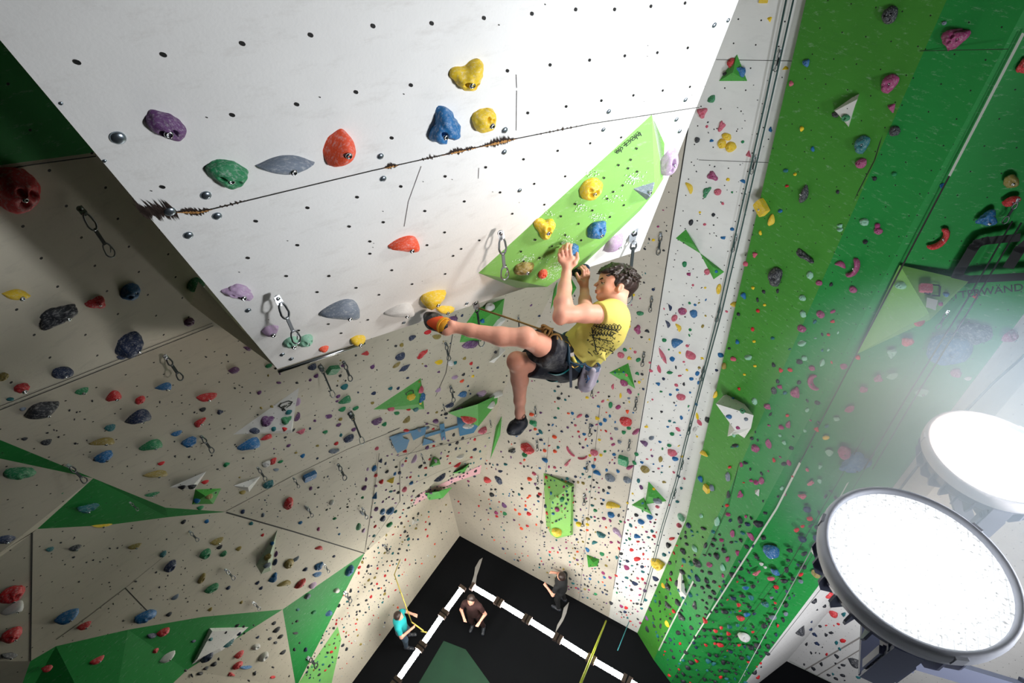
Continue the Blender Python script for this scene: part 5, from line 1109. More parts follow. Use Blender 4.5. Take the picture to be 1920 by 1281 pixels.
# hair: layered locks over the crown, cleared from the face, ears and neck
Hh = Field(*bounds([HP(.0, .06)], .15), .003)
Hh.ell(HP(-.006, .068), HA, (.100, .084, .080), .02)
Hh.cap(HP(.03, .125), HP(.092, .098), .026, .020, .02); Hh.cap(HP(.03, .125, .04), HP(.088, .092, .045), .024, .016, .02); Hh.cap(HP(.03, .125, -.04), HP(.088, .092, -.04), .024, .016, .02)
for q in (-1, 1):
    Hh.cap(HP(-.02, .05, .066 * q), HP(.030, .035, .064 * q), .020, .012, .015); Hh.cap(HP(.022, .055, .066 * q), HP(.026, .020, .068 * q), .012, .006, .01)
Hh.cap(HP(-.07, .05), HP(-.058, .002), .040, .026, .02)
rh = random.Random(8)
for i in range(230):
    th = rh.uniform(-2.6, 2.6); ph = rh.uniform(.0, 1.35)
    d_ = np.array([math.cos(th) * math.cos(ph), math.sin(ph), math.sin(th) * math.cos(ph)])
    p0 = np.array([-.008 + .094 * d_[0], .070 + .080 * d_[1], .076 * d_[2]])
    if p0[0] > .07 and p0[1] < .08: continue
    if p0[0] > .05 and p0[1] < .055: continue
    t_ = np.array([d_[0] * .3 + .55 * (1 if th > -1.3 and th < 1.3 else -.2), -.45, d_[2] * .3]) * rh.uniform(.02, .042) + np.array([rh.uniform(-.01, .01), rh.uniform(-.004, .012), rh.uniform(-.01, .01)])
    a = p0 * 1.0; b = p0 + d_ * .010 + t_
    if b[1] < .062 and b[0] > .05: b[1] = .07
    Hh.cap(HP(*a), HP(*b), rh.uniform(.007, .011), .0028, .004)
Hh.cap(HP(.05, .132, .0), HP(.112, .092, .01), .020, .012, .012); Hh.cap(HP(.05, .128, .03), HP(.106, .086, .036), .018, .011, .012)
Hh.ell(HP(.112, .018), HA, (.052, .056, .12), .006, 's')
for q in (-1, 1): Hh.ell(HP(.006, .010, .085 * q), HA, (.022, .030, .030), .006, 's')
hair = field_obj('hair', Hh, [MHAIR], root, relax=0)
# t-shirt
T = Field(*bounds([pel, nb, shN, shF], .20), .0045)
torso(T, .004, .06, .72)
def sleeve(Fd, sh, el, f_):
    e = sh + (el - sh) * f_; dn = U(el - sh) + np.array([0, -.15, 0])
    Fd.cap(sh, e + U(el - sh) * .05, .064, .062, .03, cut=(e, U(dn)))
    Fd.cap(sh + (nb - sh) * .45, sh, .058, .062, .04)
sleeve(T, shN, elN, .17); sleeve(T, shF, elF, .25)
T.cap(chest + np.array([0, -.03, 0]), waist + np.array([.03, -.03, 0]), .10, .085, .05)
hemd = U(waist - pel)
hp = CP(1084, 662, 3.0)
T.half(hp, -hemd)
T.ell(HP(.02, -.082), HA, (.085, .048, .070), .01, 's')
rs_ = np.random.RandomState(3)
for i in range(11):                               # creases
    a = waist * rs_.uniform(.2, .9); t1 = rs_.uniform(0, 1); c_ = pel * (1 - t1) + chest * t1
    off = np.array([rs_.uniform(-.10, .10), rs_.uniform(-.09, .06), rs_.uniform(.06, .16)])
    p_ = c_ + off; q_ = p_ + np.array([rs_.uniform(.02, .07), rs_.uniform(-.10, -.03), rs_.uniform(-.03, .03)])
    T.cap(p_, q_, .010, .006, .03)
shirt = field_obj('t_shirt', T, [MSHIRT], root, relax=2)
del T
# printed lattice on the flank of the shirt, laid on its surface
def mesh_bvh(o): 
    mw = o.matrix_world; return BVHTree.FromPolygons([mw @ v.co for v in o.data.vertices], [list(p.vertices) for p in o.data.polygons])
bpy.context.view_layer.update(); sbv = mesh_bvh(shirt)
def on(bv, px, py, off=.002):
    q = ray(px, py).normalized(); h, n, i, d = bv.ray_cast(CAM, q)
    return None if h is None else (h + n * off * (-1 if n.dot(q) > 0 else 1), n)
mb = MB()
def inkline(a, b, w, n=5):
    pp = [on(sbv, a[0] + (b[0] - a[0]) * t / n, a[1] + (b[1] - a[1]) * t / n) for t in range(n + 1)]
    for p, q in zip(pp, pp[1:]):
        if p is None or q is None or (p[0] - q[0]).length > .05: continue
        t = (q[0] - p[0]); 
        if t.length < 1e-6: continue
        s_ = p[1].cross(t.normalized()) * w * .5; mb.poly([p[0] - s_, q[0] - s_, q[0] + s_, p[0] + s_], MINKS, CAM)
for i in range(9):
    x = 1112 + i * 5.6; y = 612 + i * .2
    inkline((x, y), (x + 4, y + 6), .003); inkline((x + 4, y + 6), (x + 8, y), .003); inkline((x + 4, y - 5), (x, y), .003); inkline((x + 4, y - 5), (x + 8, y), .003)
    if i < 7: inkline((x - 2, y + 11), (x + 2, y + 17), .004); inkline((x + 2, y + 17), (x + 6, y + 11), .004); inkline((x + 2, y + 6), (x - 2, y + 11), .003)
for i in range(150):
    x = rh.uniform(1102, 1160); y = rh.uniform(604, 664)
    if y > 700 - (x - 1106) * 1.0 or y + x * .4 < 1062: continue
    inkline((x, y), (x + rh.uniform(-4, 6), y + rh.uniform(1, 5)), rh.uniform(.002, .005), 2)
inkline((1114, 611), (1156, 620), .006, 8); inkline((1112, 633), (1146, 640), .005, 8); inkline((1110, 614), (1118, 660), .006, 8)
mb.build('shirt_print', root)
# shorts
P_ = Field(*bounds([pel, kneeN, kneeF], .17), .0045)
for q in (-.07, 0, .07): P_.cap(pel + lat * q, waist * .5 + pel * .5 + lat * q, .108, .098, .05)
eN = hipN + (kneeN - hipN) * .62; eF = hipF + (kneeF - hipF) * .74
P_.cap(hipN, eN + U(kneeN - hipN) * .08, .108, .092, .03, cut=(eN, U(kneeN - hipN)))
P_.cap(hipF, eF + U(kneeF - hipF) * .08, .100, .078, .03, cut=(eF, U(kneeF - hipF)))
P_.cap(hipN + np.array([.02, -.03, 0]), hipF + np.array([.01, -.01, 0]), .095, .09, .04)
P_.half(waist * .85 + pel * .15, U(waist - pel))
for i in range(10):
    t1 = rs_.uniform(.0, .5); c_ = hipN * (1 - t1) + kneeN * t1; p_ = c_ + np.array([rs_.uniform(-.03, .03), rs_.uniform(-.07, .05), rs_.uniform(.06, .09)])
    P_.cap(p_, p_ + np.array([rs_.uniform(-.03, .03), rs_.uniform(-.07, -.02), rs_.uniform(-.02, .02)]), .008, .005, .025)
field_obj('shorts', P_, [MSHORT], root, relax=2)
del P_
# shoes
def shoe(name, heel, ball_, toe, ank_, fancy, label=None):
    fx = U(toe - heel); Fd = Field(*bounds([heel, toe, ank_], .09), .0035)
    Fd.chain([heel, heel * .4 + ball_ * .6, ball_, toe], [.034, .036, .041, .026], .025)
    Fd.cap(heel, ank_, .033, .031, .02, cut=(ank_, U(ank_ - heel)))
    def fn(c):
        t = (c - heel) @ fx / np.linalg.norm(toe - heel); out = np.zeros(len(c))
        if fancy:
            up_ = (c - heel)[:, 2]; out[(t < .42 + .22 * np.sin((c[:, 1] - heel[1]) * 60)) & (t > -.12)] = 1; out[(t < .10) & (t > -.14)] = 2
            out[(c[:, 1] < heel[1] - .022)] = 0
        return out
    o = field_obj(name, Fd, [MRUB, MORG, MYEL], root, fn, relax=1)
    if label: o['label'] = label
    return o
s1 = shoe('climbing_shoe', CP(836, 614, 2.645), CP(812, 602, 2.69), CP(803, 594, 2.715), CP(843, 611, 2.64), True, 'navy, orange and yellow shoe on the wall')
s2 = shoe('climbing_shoe', CP(978, 793, 3.13), CP(966, 803, 3.13), CP(958, 808, 3.10), CP(976, 783, 3.11), False, 'dark shoe dangling')
hN = CP(836, 613, 2.645); fx = U(CP(800, 591, 2.765) - hN)
def loop(name, c, e1, e2, a, b, wd, w, m, parent, n=40, th0=0, th1=2 * math.pi, thick=.003):
    """a flat strap bent round an ellipse"""
    mb = MB(); c = Vector(to_world(c)); Rv = lambda v: Vector(np.array(R3) @ np.array(v))
    e1, e2, wd = Rv(U(e1)), Rv(U(e2)), Rv(U(wd)); ring = []
    for i in range(n + 1):
        th = th0 + (th1 - th0) * i / n; d = e1 * math.cos(th) + e2 * math.sin(th); p = c + e1 * math.cos(th) * a + e2 * math.sin(th) * b
        ring.append([p - wd * w / 2, p + wd * w / 2, p + wd * w / 2 + d * thick, p - wd * w / 2 + d * thick])
    V_ = [q for r_ in ring for q in r_]; Fc = []
    for i in range(n):
        for k in range(4): Fc.append((i * 4 + k, i * 4 + (k + 1) % 4, i * 4 + 4 + (k + 1) % 4, i * 4 + 4 + k))
    mb.mesh(V_, Fc, m, False); return mb.build(name, parent)
def perp(ax, ref):
    ax = U(ax); e1 = U(np.array(ref) - ax * (np.array(ref) @ ax)); return e1, np.cross(ax, e1)
e1, e2 = perp(fx, [0, 1, 0]); loop('shoe_strap', hN + fx * .012, e1, e2, .041, .041, fx, .018, MYEL, s1)
loop('pull_loop', CP(983, 784, 3.08), [0, 1, 0], [1, .3, 0], .016, .010, [0, 0, 1], .006, MRUB, s2, 16)
# harness: worn by the climber
har = empty('harness_anchor', Vector(to_world(CP(1075, 660, 3.0)))); har.name = 'harness'; har.parent = root; har.matrix_parent_inverse = Matrix.Identity(4); har.location = Vector(to_world(CP(1075, 660, 3.0))) - root.location
bpy.context.view_layer.update()
sp = U(waist - pel); e1, e2 = perp(sp, lat); bc = waist * .50 + pel * .50
loop('waist_belt', bc, e1, e2, .192, .124, sp, .056, MNAVY, har, 56)
loop('belt_piping', bc + sp * .012, e1, e2, .1955, .1275, sp, .010, MTEAL, har, 56)
tn = U(kneeN - hipN); e1n, e2n = perp(tn, [0, 1, 0]); loop('leg_loop', hipN + (kneeN - hipN) * .14 + np.array([.0, -.008, 0]), e1n, e2n, .108, .108, tn, .034, MTEAL, har, 48)
tf = U(kneeF - hipF); e1f, e2f = perp(tf, [0, 1, 0]); loop('leg_loop', hipF + (kneeF - hipF) * .16, e1f, e2f, .102, .102, tf, .034, MTEAL, har, 48)
def tube_px(name, pts, r, m, parent=None, origin=None, seg=8):
    dz = .045 if parent is har else 0.0
    mb = MB(); mb.tube([Vector(to_world(CP(p[0], p[1], p[2] - dz))) for p in pts], r, m, seg); return mb.build(name, parent, origin)
def smooth_path(P, n=6):
    P = [np.array(p, float) for p in P]; out = []
    for i in range(len(P) - 1):
        p0, p1, p2, p3 = P[max(i - 1, 0)], P[i], P[i + 1], P[min(i + 2, len(P) - 1)]
        for k in range(n):
            t = k / n; out.append(.5 * ((2 * p1) + (-p0 + p2) * t + (2 * p0 - 5 * p1 + 4 * p2 - p3) * t * t + (-p0 + 3 * p1 - 3 * p2 + p3) * t ** 3))
    out.append(P[-1]); return out
tube_px('belay_loop', smooth_path([(1040, 640, 2.86), (1034, 646, 2.85), (1036, 655, 2.86), (1044, 652, 2.87), (1040, 640, 2.86)]), .008, MTEAL, har)
MCAR = mat('gold_carabiner', (196, 160, 84), 0.3, 0.8)
for pts in ([(1052, 646, 2.85), (1060, 641, 2.84), (1068, 648, 2.84), (1063, 656, 2.85), (1055, 654, 2.85), (1052, 646, 2.85)], [(1041, 652, 2.84), (1047, 660, 2.84), (1052, 666, 2.85), (1047, 664, 2.85), (1041, 652, 2.84)], [(1077, 690, 2.86), (1086, 684, 2.85), (1080, 681, 2.85), (1070, 684, 2.85), (1077, 690, 2.86)]):
    o = tube_px('gear_carabiner', smooth_path(pts), .0045, MCAR, har)
def patch(name, P, m, parent, thick=.004):
    mb = MB(); Q = [Vector(to_world(CP(p[0], p[1], p[2] - .045))) for p in P]; n = (Q[1] - Q[0]).cross(Q[2] - Q[0]).normalized(); n = n if n.dot(CAM - Q[0]) > 0 else -n
    mb.poly(Q, m, CAM); mb.poly([q - n * thick for q in Q], m)
    for a, b in zip(Q, Q[1:] + Q[:1]): mb.poly([a, b, b - n * thick, a - n * thick], m)
    return mb.build(name, parent)
patch('gear_tag', [(1052, 658, 2.835), (1061, 654, 2.835), (1067, 664, 2.835), (1064, 671, 2.835)], mat('white_tag', (224, 216, 214), 0.7), har)
patch('gear_tag', [(1069, 663, 2.835), (1076, 661, 2.835), (1077, 668, 2.84), (1070, 669, 2.84)], mat('white_tag', (224, 216, 214), 0.7), har)
tube_px('gear_loop', smooth_path([(1062, 640, 2.85), (1066, 655, 2.83), (1066, 672, 2.83), (1068, 684, 2.85)]), .009, MNAVY, har)
patch('hanging_strap', [(1067, 676, 2.84), (1072, 677, 2.84), (1073, 727, 2.88), (1068, 727, 2.88)], mat('grey_strap', (78, 84, 100), 0.8), har)
tube_px('haul_cord', smooth_path([(1062, 676, 2.84), (1082, 684, 2.84), (1098, 682, 2.86)]), .006, MNAVY, har)
# rope tied in at the harness
rope = empty('climbing_rope', Vector(to_world(CP(1030, 628, 2.83)))); tag(rope, 'tan climbing rope knotted at the climber\'s harness, running left to the overhang', 'rope')
tube_px('rope_strand', smooth_path([(893, 577, 3.02), (930, 589, 2.95), (975, 604, 2.85), (1012, 617, 2.75), (1024, 622, 2.74)], 5), .0052, MROPE, rope)
kn = [(1012, 619), (1020, 614), (1030, 622), (1024, 632), (1016, 624), (1022, 616), (1034, 624), (1030, 634), (1020, 630), (1026, 619), (1038, 628), (1044, 637), (1036, 644), (1028, 640), (1034, 630), (1046, 630), (1052, 640)]
tube_px('knot', smooth_path([(x + 1, y - 2, 2.735 + .018 * math.sin(i * 2.1)) for i, (x, y) in enumerate(kn)], 6), .0056, MROPE, rope)
tube_px('rope_tail', smooth_path([(1018, 616, 2.74), (1016, 611, 2.73), (1021, 610, 2.72), (1032, 616, 2.73), (1038, 617, 2.73)]), .0052, MROPE, rope)
# chalk bag
cb = empty('chalk_bag', Vector(to_world(CP(1106, 684, 2.88)))); tag(cb, 'lilac and white chalk bag with blue rim hanging behind the climber', 'bag')
MBAG = mat('lilac_bag_cloth', (196, 186, 204), 0.85, noise=0.12, nscale=20, chalk=0.4, bump=0.5, bscale=40); MRIM = mat('blue_bag_rim', (58, 92, 140), 0.8, chalk=0.3, noise=.1)
c0, c1 = CP(1109, 686, 2.87), CP(1097, 724, 2.93); ca = U(c1 - c0)
K = Field(*bounds([c0, c1], .09), .003); K.cap(c0 + ca * .01, c1 - ca * .012, .042, .046, .03, cut=(c0, -ca)); K.ell(c0 - ca * .01, [ca, *perp(ca, [0, 0, 1])], (.06, .036, .036), .006, 's')
for q in range(7):
    a_ = c0 + perp(ca, [0, 0, 1])[0] * .045 * math.cos(q) + perp(ca, [0, 0, 1])[1] * .045 * math.sin(q); K.cap(a_, a_ + ca * .10, .008, .004, .02)
field_obj('bag_body', K, [MBAG], cb)
g1, g2 = perp(ca, [0, 0, 1]); loop('bag_rim', c0, g1, g2, .043, .043, ca, .022, MRIM, cb, 36, thick=.006)
loop('bag_rim_lining', c0 + ca * .004, g1, g2, .036, .036, ca, .03, MRIM, cb, 36)
mb = MB(); Q = [to_world(CP(x, y, d)) for x, y, d in ((1101, 704, 2.835), (1103, 712, 2.84), (1099, 718, 2.845))]; mb.tube([Vector(q) for q in Q], .004, MRIM, 6)
Q = [to_world(CP(x, y, d)) for x, y, d in ((1097, 712, 2.84), (1106, 710, 2.84))]; mb.tube([Vector(q) for q in Q], .004, MRIM, 6); mb.build('bag_emblem', cb)
# --- small people on the mats
def vfield(P0, sc=1.0): return None
def small_person(name, label, foot, face_dir, shirtm, trm, hairm, lean=0.0, armpts=None, h=1.72):
    """upright figure at a floor point; local axes: f forward, s sideways, z up"""
    f_ = Vector((face_dir[0], face_dir[1], 0)).normalized(); s_ = Vector((0, 0, 1)).cross(f_); k = h / 1.75
    def Wp(f, s, z): return (f_ * (f + lean * max(0, z - .9)) + s_ * s + Vector((0, 0, z))) * k
    rt = empty(name, foot); tag(rt, label, 'person')
    def build(nm, prims, m, hh=.016):
        P = [np.array(p) for pr in prims for p in pr[:2]]; Fd = Field(np.min(P, 0) - .16, np.max(P, 0) + .16, hh)
        for a, b, ra, rb, kk in prims: Fd.cap(np.array(a), np.array(b), ra * k, rb * k, kk)
        V_, Fc = Fd.mesh(); me = bpy.data.meshes.new(nm); me.from_pydata(V_.tolist(), [], Fc.tolist()); me.materials.append(m)
        me.polygons.foreach_set('use_smooth', [True] * len(Fc)); me.update(); o = bpy.data.objects.new(nm, me); COL.objects.link(o); o.parent = rt; return o
    arms = armpts or [((.02, .19, 1.40), (.05, .30, 1.12), (.28, .22, 1.15)), ((.02, -.19, 1.40), (.08, -.28, 1.14), (.30, -.12, 1.25))]
    L = [(Wp(0, 0, 1.0), Wp(0, 0, 1.38), .13, .14, .06), (Wp(0, -.15, 1.40), Wp(0, .15, 1.40), .06, .06, .05), (Wp(0, 0, 1.42), Wp(.01, 0, 1.55), .055, .05, .03), (Wp(.02, 0, 1.60), Wp(.0, 0, 1.67), .078, .085, .03), (Wp(.09, 0, 1.58), Wp(.10, 0, 1.60), .012, .012, .02)]
    for q in (-1, 1):
        L += [(Wp(0, .09 * q, .92), Wp(.04, .12 * q, .50), .085, .055, .04), (Wp(.04, .12 * q, .50), Wp(-.01, .14 * q, .09), .055, .034, .02), (Wp(-.03, .14 * q, .05), Wp(.14, .16 * q, .03), .04, .03, .02)]
    for a, b, c in arms:
        L += [(Wp(*a), Wp(*b), .05, .04, .03), (Wp(*b), Wp(*c), .038, .027, .02)]
        cx = np.array(c); dv = U(cx - np.array(b))
        for fi in range(4): L.append((Wp(*(cx + np.array([0, (fi - 1.5) * .018, 0]))), Wp(*(cx + dv * .09 + np.array([0, (fi - 1.5) * .022, -.01]))), .012, .009, .01))
        L.append((Wp(*cx), Wp(*(cx + dv * .05 + np.array([0, .0, .04]))), .012, .01, .01))
    build('body', L, MSKIN, .013)
    build('shirt', [(Wp(0, 0, .98), Wp(0, 0, 1.38), .15, .155, .06), (Wp(0, -.16, 1.40), Wp(0, .16, 1.40), .07, .07, .05)] + [(Wp(*a), Wp(*((np.array(a) + np.array(b)) / 2)), .062, .058, .03) for a, b, c in arms], shirtm)
    build('trousers', [(Wp(0, -.06, .95), Wp(0, .06, .95), .125, .125, .05)] + [(Wp(0, .09 * q, .92), Wp(.04, .12 * q, .50), .10, .07, .04) for q in (-1, 1)] + [(Wp(.04, .12 * q, .50), Wp(-.01, .14 * q, .13), .07, .05, .03) for q in (-1, 1)], trm)
    build('hair', [(Wp(-.02, 0, 1.68), Wp(-.03, 0, 1.64), .095, .09, .03)], hairm)
    for q in (-1, 1): build('shoe', [(Wp(-.04, .14 * q, .05), Wp(.15, .16 * q, .035), .05, .042, .02)], MRUB)
    return rt
MTS = mat('turquoise_shirt', (30, 168, 176), 0.8); MDK = mat('black_clothes', (22, 24, 28), 0.85); MJN = mat('grey_blue_trousers', (74, 92, 112), 0.85); MBR = mat('dark_red_clothes', (52, 26, 26), 0.85)
f0 = floor_at(766, 1204)
small_person('person', 'belayer in a turquoise shirt standing beside the lower left wall', f0, (1, -.1), MTS, MJN, MHAIR, 0.12)
f1 = floor_at(1052, 1134)
small_person('person', 'person in black clothes standing by the foot of the grey wall', f1, (-1, .8), MDK, MDK, MHAIR)
f2 = floor_at(897, 1176)
small_person('person', 'person in dark red clothes standing between the rows of tube lamps', f2, (-.3, -1), MBR, MBR, MHAIR)
mb = MB(); hh_ = f0 + Vector((.30, 0, 1.2)); e_ = floor_at(800, 1186, 0.9)
mb.tube([hh_, hh_ + Vector((.25, -.15, -.15)), (hh_ + e_) / 2 + Vector((0, 0, -.25)), e_], .016, mat('yellow_belay_rope', (216, 196, 96), 0.8), 6); mb.tube([hh_, Vector(hh_) + Vector((0, .2, 2.0)), PLW.at(750, 1050, .3)], .012, mat('yellow_belay_rope', (216, 196, 96), 0.8), 6)
o = mb.build('belay_rope', origin=hh_); tag(o, 'thin yellowish rope held by the belayer in turquoise', 'rope')
# ================================================================== quickdraws, caps, ropes
MDARKM = mat('dull_steel', (120, 124, 128), 0.35, 0.9); MSL = mat('dark_sling', (44, 52, 54), 0.8); MSLG = mat('grey_sling', (120, 124, 128), 0.8)
QP = {}
def qd_meshes(kind):
    """unit quickdraw hanging down -Z, flat in XZ, length 1"""
    if kind in QP: return QP[kind]
    R_ = []
    def mk(nm, fn):
        mb = MB(); fn(mb); o = mb.build(nm); R_.append((nm, o.data)); bpy.data.objects.remove(o)
    def oval(mb, z0, z1, w, r, m, gate=True):
        P = []; n = 20
        for i in range(n):
            th = 2 * math.pi * i / n; P.append(Vector((w * math.cos(th) * (1.0 if math.sin(th) < 0 else .86), 0, (z0 + z1) / 2 + (z1 - z0) / 2 * math.sin(th) * 1.0)))
        mb.tube(P, r, m, 6, closed=True)
    def hanger(mb):
        mb.lathe((0, .06, 0), (0, -1, 0), [(.001, .05), (.035, .05), (.035, .02), (.055, .015), (.055, 0)], MSTEEL, 12)
        mb.poly([(-.05, .03, .05), (.05, .03, .05), (.06, .0, -.08), (0, -.02, -.13), (-.06, .0, -.08)], MSTEEL)
        mb.poly([(-.05, .036, .05), (.05, .036, .05), (.06, .006, -.08), (0, -.014, -.13), (-.06, .006, -.08)], MSTEEL)
    mk('hanger_plate', hanger)
    top = -.08
    if kind == 'draw':
        mk('quick_link', lambda mb: oval(mb, -.42, top, .075, .020, MSTEEL))
        mk('quickdraw_sling', lambda mb: mb.box((0, 0, -.56), Vector((.028, 0, 0)), Vector((0, .014, 0)), Vector((0, 0, .17)), MSLG))
        mk('carabiner', lambda mb: (oval(mb, -1.0, -.70, .085, .016, MSTEEL), mb.tube([Vector((.07, 0, -.78)), Vector((-.0, -.02, -.90))], .010, MSTEEL, 6)))
    elif kind == 'long':
        mk('quick_link', lambda mb: oval(mb, -.20, top, .035, .011, MDARKM))
        mk('quickdraw_sling', lambda mb: mb.box((0, 0, -.47), Vector((.016, 0, 0)), Vector((0, .010, 0)), Vector((0, 0, .30)), MSL))
        mk('carabiner', lambda mb: oval(mb, -1.0, -.75, .06, .010, MSTEEL))
    else:
        mk('quick_link', lambda mb: oval(mb, -.36, top, .07, .024, MDARKM))
        mk('quickdraw_sling', lambda mb: mb.box((0, 0, -.53), Vector((.04, 0, 0)), Vector((0, .018, 0)), Vector((0, 0, .19)), MSL))
        mk('carabiner', lambda mb: oval(mb, -1.0, -.68, .09, .022, MDARKM))
    QP[kind] = R_; return R_
def px_of(P):
    v = M.transposed() @ (P - CAM); return v.x / v.z * F + 960, v.y / v.z * F + 640.5
QL = []
def quickdraw(x, y, Lp, kind='small', zone=None, label=None, base=None, group='quickdraws hanging on the walls'):
    if base is None:
        h = cast(x, y)
        if not h: return
        P, n, ob = h; top = P + n * .03; zone = zone or zone_of(ob, x, y)
    else: top = base; n = Vector((0, -1, 0)); zone = zone or 'the white overhang'
    lo_, hi_ = 0.02, 3.0
    for _ in range(30):
        m_ = (lo_ + hi_) / 2; q = px_of(top - Vector((0, 0, m_)))
        if math.hypot(q[0] - x, q[1] - y) < Lp: lo_ = m_
        else: hi_ = m_
    L = lo_; v = CAM - top; ang = math.atan2(v.y, v.x) + math.pi / 2 + 0.35
    if n.z < -.1: top = top + Vector((n.x, n.y, 0)) * .02
    rt = empty('quickdraw', top); rt.rotation_euler = (0, 0, ang); rt.scale = (L, L, L)
    for nm, me in qd_meshes(kind):
        o = bpy.data.objects.new(nm, me); COL.objects.link(o); o.parent = rt
    QL.append([rt, x, y, zone, label, group])
quickdraw(515, 546, 102, 'draw', label='shiny quickdraw at the lower left corner of the white overhang')
quickdraw(930, 428, 94, 'draw', label='shiny quickdraw hanging in front of the green wedge volume tip')
quickdraw(138, 385, 118, 'draw', label='dim quickdraw on the dark upper slab at far left')
for q in ((307, 660, 60), (375, 812, 42), (641, 674, 42), (832, 640, 36), (842, 722, 32), (481, 872, 32), (548, 892, 24), (632, 868, 34), (126, 864, 52), (352, 992, 28), (420, 1064, 28), (472, 1126, 22), (243, 934, 26), (968, 592, 26), (605, 1056, 20), (573, 947, 24), (677, 950, 24), (645, 1110, 24), (720, 1022, 18), (577, 1232, 26),
          (1241, 437, 42), (1224, 556, 30), (1209, 660, 28), (1195, 745, 26), (1182, 824, 22), (1112, 722, 22), (1108, 795, 24), (1102, 866, 20), (1097, 926, 22), (1094, 970, 18), (1008, 826, 20), (1005, 762, 20), (1009, 892, 16), (916, 785, 16), (828, 755, 18), (787, 848, 18), (728, 820, 20)): quickdraw(*q)
for q in ((1465, 92, 44), (1418, 292, 36), (1382, 440, 34), (1351, 575, 30), (1321, 688, 28), (1297, 790, 26), (1282, 862, 20), (1268, 916, 20)): quickdraw(*q, kind='small')
for q in ((1907, 372, 54), (1766, 578, 40)): quickdraw(*q, kind='small')
quickdraw(598, 683, 66, 'long', label='long dark sling hanging under the box edge, left of centre'); quickdraw(655, 772, 64, 'long', label='long dark sling on the left wall below the pale logo volume')
quickdraw(1190, 440, 132, 'long', base=PW.at(1190, 440, .02), label='long sling with carabiner hanging behind the head of the climber')
quickdraw(893, 573, 78, 'long', base=PW.at(893, 570, .01), label='black sling hanging from the overhang edge above the shin')
by = defaultdict(list)
for q in QL:
    if not q[4]: by[q[3]].append(q)
NR = ['first', 'second', 'third', 'fourth', 'fifth', 'sixth', 'seventh', 'eighth', 'ninth', 'tenth', 'eleventh', 'twelfth', 'thirteenth', 'fourteenth', 'fifteenth']
for z, g in by.items():
    g.sort(key=lambda q: q[2])
    for j, q in enumerate(g): q[4] = 'dark quickdraw hanging on %s' % z + (', %s from the top' % NR[j] if len(g) > 1 else '')
for q in QL: tag(q[0], q[4], 'quickdraw', q[5])
# domed steel caps screwed to the white overhang
MCAP = mat('domed_zinc_cap', (150, 162, 172), 0.3, 0.9)
mbc = MB(); mbc.lathe((0, 0, 0), (0, 0, 1), [(1.0, 0), (1.0, .16), (.86, .34), (.55, .50), (.2, .56), (.001, .56)], MCAP, 20); cap0 = mbc.build('bolt_cap'); capm = cap0.data; bpy.data.objects.remove(cap0)
CAPS = [(221, 258, 14), (386, 366, 10), (318, 396, 11), (407, 405, 9), (353, 441, 9), (713, 293, 7), (718, 335, 7), (946, 244, 7), (945, 285, 6), (974, 357, 5), (1141, 209, 5.5), (1131, 243, 5), (1268, 224, 5), (1274, 246, 5), (1285, 187, 5), (1339, 47, 5.5), (1365, 38, 4.5), (465, 582, 6), (529, 665, 5), (546, 673, 5), (875, 569, 4), (757, 605, 4), (196, 302, 4), (114, 194, 4), (200, 303, 3)]
for i, (x, y, r_) in enumerate(CAPS[:-1]):
    P = PW.at(x, y); o = bpy.data.objects.new('bolt_cap', capm); COL.objects.link(o)
    r_ = r_ * PW.dep(x, y) / F * .95
    t_ = ed; b_ = PW.n.cross(t_); mw = Matrix((t_ * r_, b_ * r_, PW.n * r_)).transposed().to_4x4(); mw.translation = P; o.matrix_world = mw
    bq = min((q for q in info), key=lambda q: math.hypot(q[1][0] - x, q[1][1] - y)); dx, dy = x - bq[1][0], y - bq[1][1]
    rel = ('right of' if dx > 0 else 'left of') if abs(dx) > abs(dy) else ('below' if dy > 0 else 'above')
    o['lb'] = 'steel bolt cap on white overhang, %s the %s %s hold' % (rel, cname(bq[1][5]), SHAPE[bq[1][6]])
    CAPS[i] = (x, y, r_, o)
by = defaultdict(list)
for c in CAPS[:-1]: by[c[3]['lb']].append(c)
for lb, g in by.items():
    g.sort(key=lambda c: c[1])
    for j, c in enumerate(g):
        tag(c[3], lb + (', %s from the top' % NR[j] if len(g) > 1 else ''), 'bolt cap', 'steel caps on the white overhang'); del c[3]['lb']
# ropes
def rope_on(name, label, plane, pts, r, m, off=.05, group=None):
    mb = MB(); P = [plane.at(x, y, off) for x, y in pts]; mb.tube(P, r, m, 6); o = mb.build(name, origin=P[0]); tag(o, label, 'rope', group); return o
MRG = mat('dark_green_rope', (52, 84, 82), 0.8); MRD = mat('dark_rope', (40, 44, 46), 0.8)
rope_on('climbing_rope', 'dark green rope strand on the pale lane, the one farther from the pillar', PR, [(1478, -20), (1437, 182), (1382, 427), (1347, 587), (1317, 704), (1282, 837), (1266, 905), (1240, 990), (1222, 1060), (1202, 1130)], .007, MRG, .06)
rope_on('climbing_rope', 'dark green rope strand on the pale lane, the one nearer the pillar', PR, [(1492, -20), (1447, 182), (1391, 427), (1353, 587), (1321, 704), (1286, 837), (1270, 905), (1244, 990), (1226, 1060), (1206, 1130)], .007, MRG, .06)
rope_on('climbing_rope', 'left one of two dark ropes across the black painted letter', PF3, [(1898, 415), (1850, 500), (1790, 600), (1700, 745), (1620, 880)], .006, MRD, .08)
rope_on('climbing_rope', 'right one of two dark ropes across the black painted letter', PF3, [(1915, 418), (1866, 500), (1806, 600), (1716, 745), (1636, 880)], .006, MRD, .08)
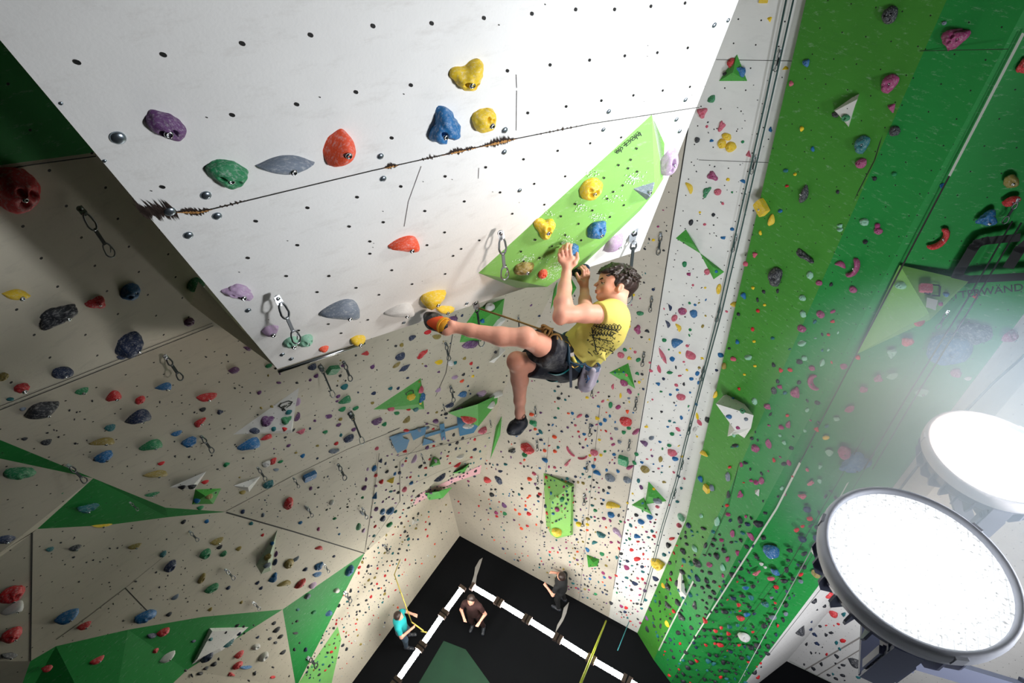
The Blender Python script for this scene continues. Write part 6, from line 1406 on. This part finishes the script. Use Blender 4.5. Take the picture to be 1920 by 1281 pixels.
rope_on('climbing_rope', 'thick dark rope on the far right wall above the floodlights', PF4, [(1945, 645), (1860, 720), (1750, 835), (1640, 980)], .012, MRD, .08)
mb = MB(); A_ = PR.at(1137, 1163, .05); B_ = W(1060, 1352, 7.0); mb.tube([A_, A_ * .5 + B_ * .5, B_], .022, mat('yellow_green_rope', (196, 206, 50), 0.7), 8); o = mb.build('climbing_rope', origin=A_); tag(o, 'bright yellow green rope stretched over the dark mats', 'rope')
mb = MB(); A_ = PR.at(1180, 1165, .05); B_ = floor_at(1158, 1220, 1.0); mb.tube([A_, B_], .010, mat('teal_rope', (50, 130, 140), 0.7), 6); o = mb.build('climbing_rope', origin=A_); tag(o, 'thin teal rope at the foot of the pale lane', 'rope')

# ================================================================== floodlight glare, put in as an added scattering volume
hc = W(1735, 835, 1.85); HR = 0.66
me = bpy.data.meshes.new('lamp_glare_haze'); bm = bmesh.new(); bmesh.ops.create_icosphere(bm, subdivisions=3, radius=HR); bm.to_mesh(me); bm.free()
ho = bpy.data.objects.new('lamp_glare_haze', me); COL.objects.link(ho); ho.location = hc
m = bpy.data.materials.new('lamp_glare_air'); m.use_nodes = True; t = m.node_tree; t.nodes.clear()
out = t.nodes.new('ShaderNodeOutputMaterial'); vs = t.nodes.new('ShaderNodeVolumeScatter'); vs.inputs['Color'].default_value = (0.64, 0.83, 1.0, 1); vs.inputs['Anisotropy'].default_value = 0.0
tc = t.nodes.new('ShaderNodeTexCoord'); ln = t.nodes.new('ShaderNodeVectorMath'); ln.operation = 'LENGTH'; t.links.new(tc.outputs['Object'], ln.inputs[0])
mr = t.nodes.new('ShaderNodeMapRange'); mr.interpolation_type = 'SMOOTHSTEP'; mr.inputs[1].default_value = HR; mr.inputs[2].default_value = HR * .15; mr.inputs[3].default_value = 0; mr.inputs[4].default_value = 2.0
t.links.new(ln.outputs['Value'], mr.inputs[0]); t.links.new(mr.outputs[0], vs.inputs['Density']); t.links.new(vs.outputs[0], out.inputs['Volume'])
me.materials.append(m); tag(ho, 'blue-white glare of the floodlights, added as a glowing haze', 'haze', kind='stuff')
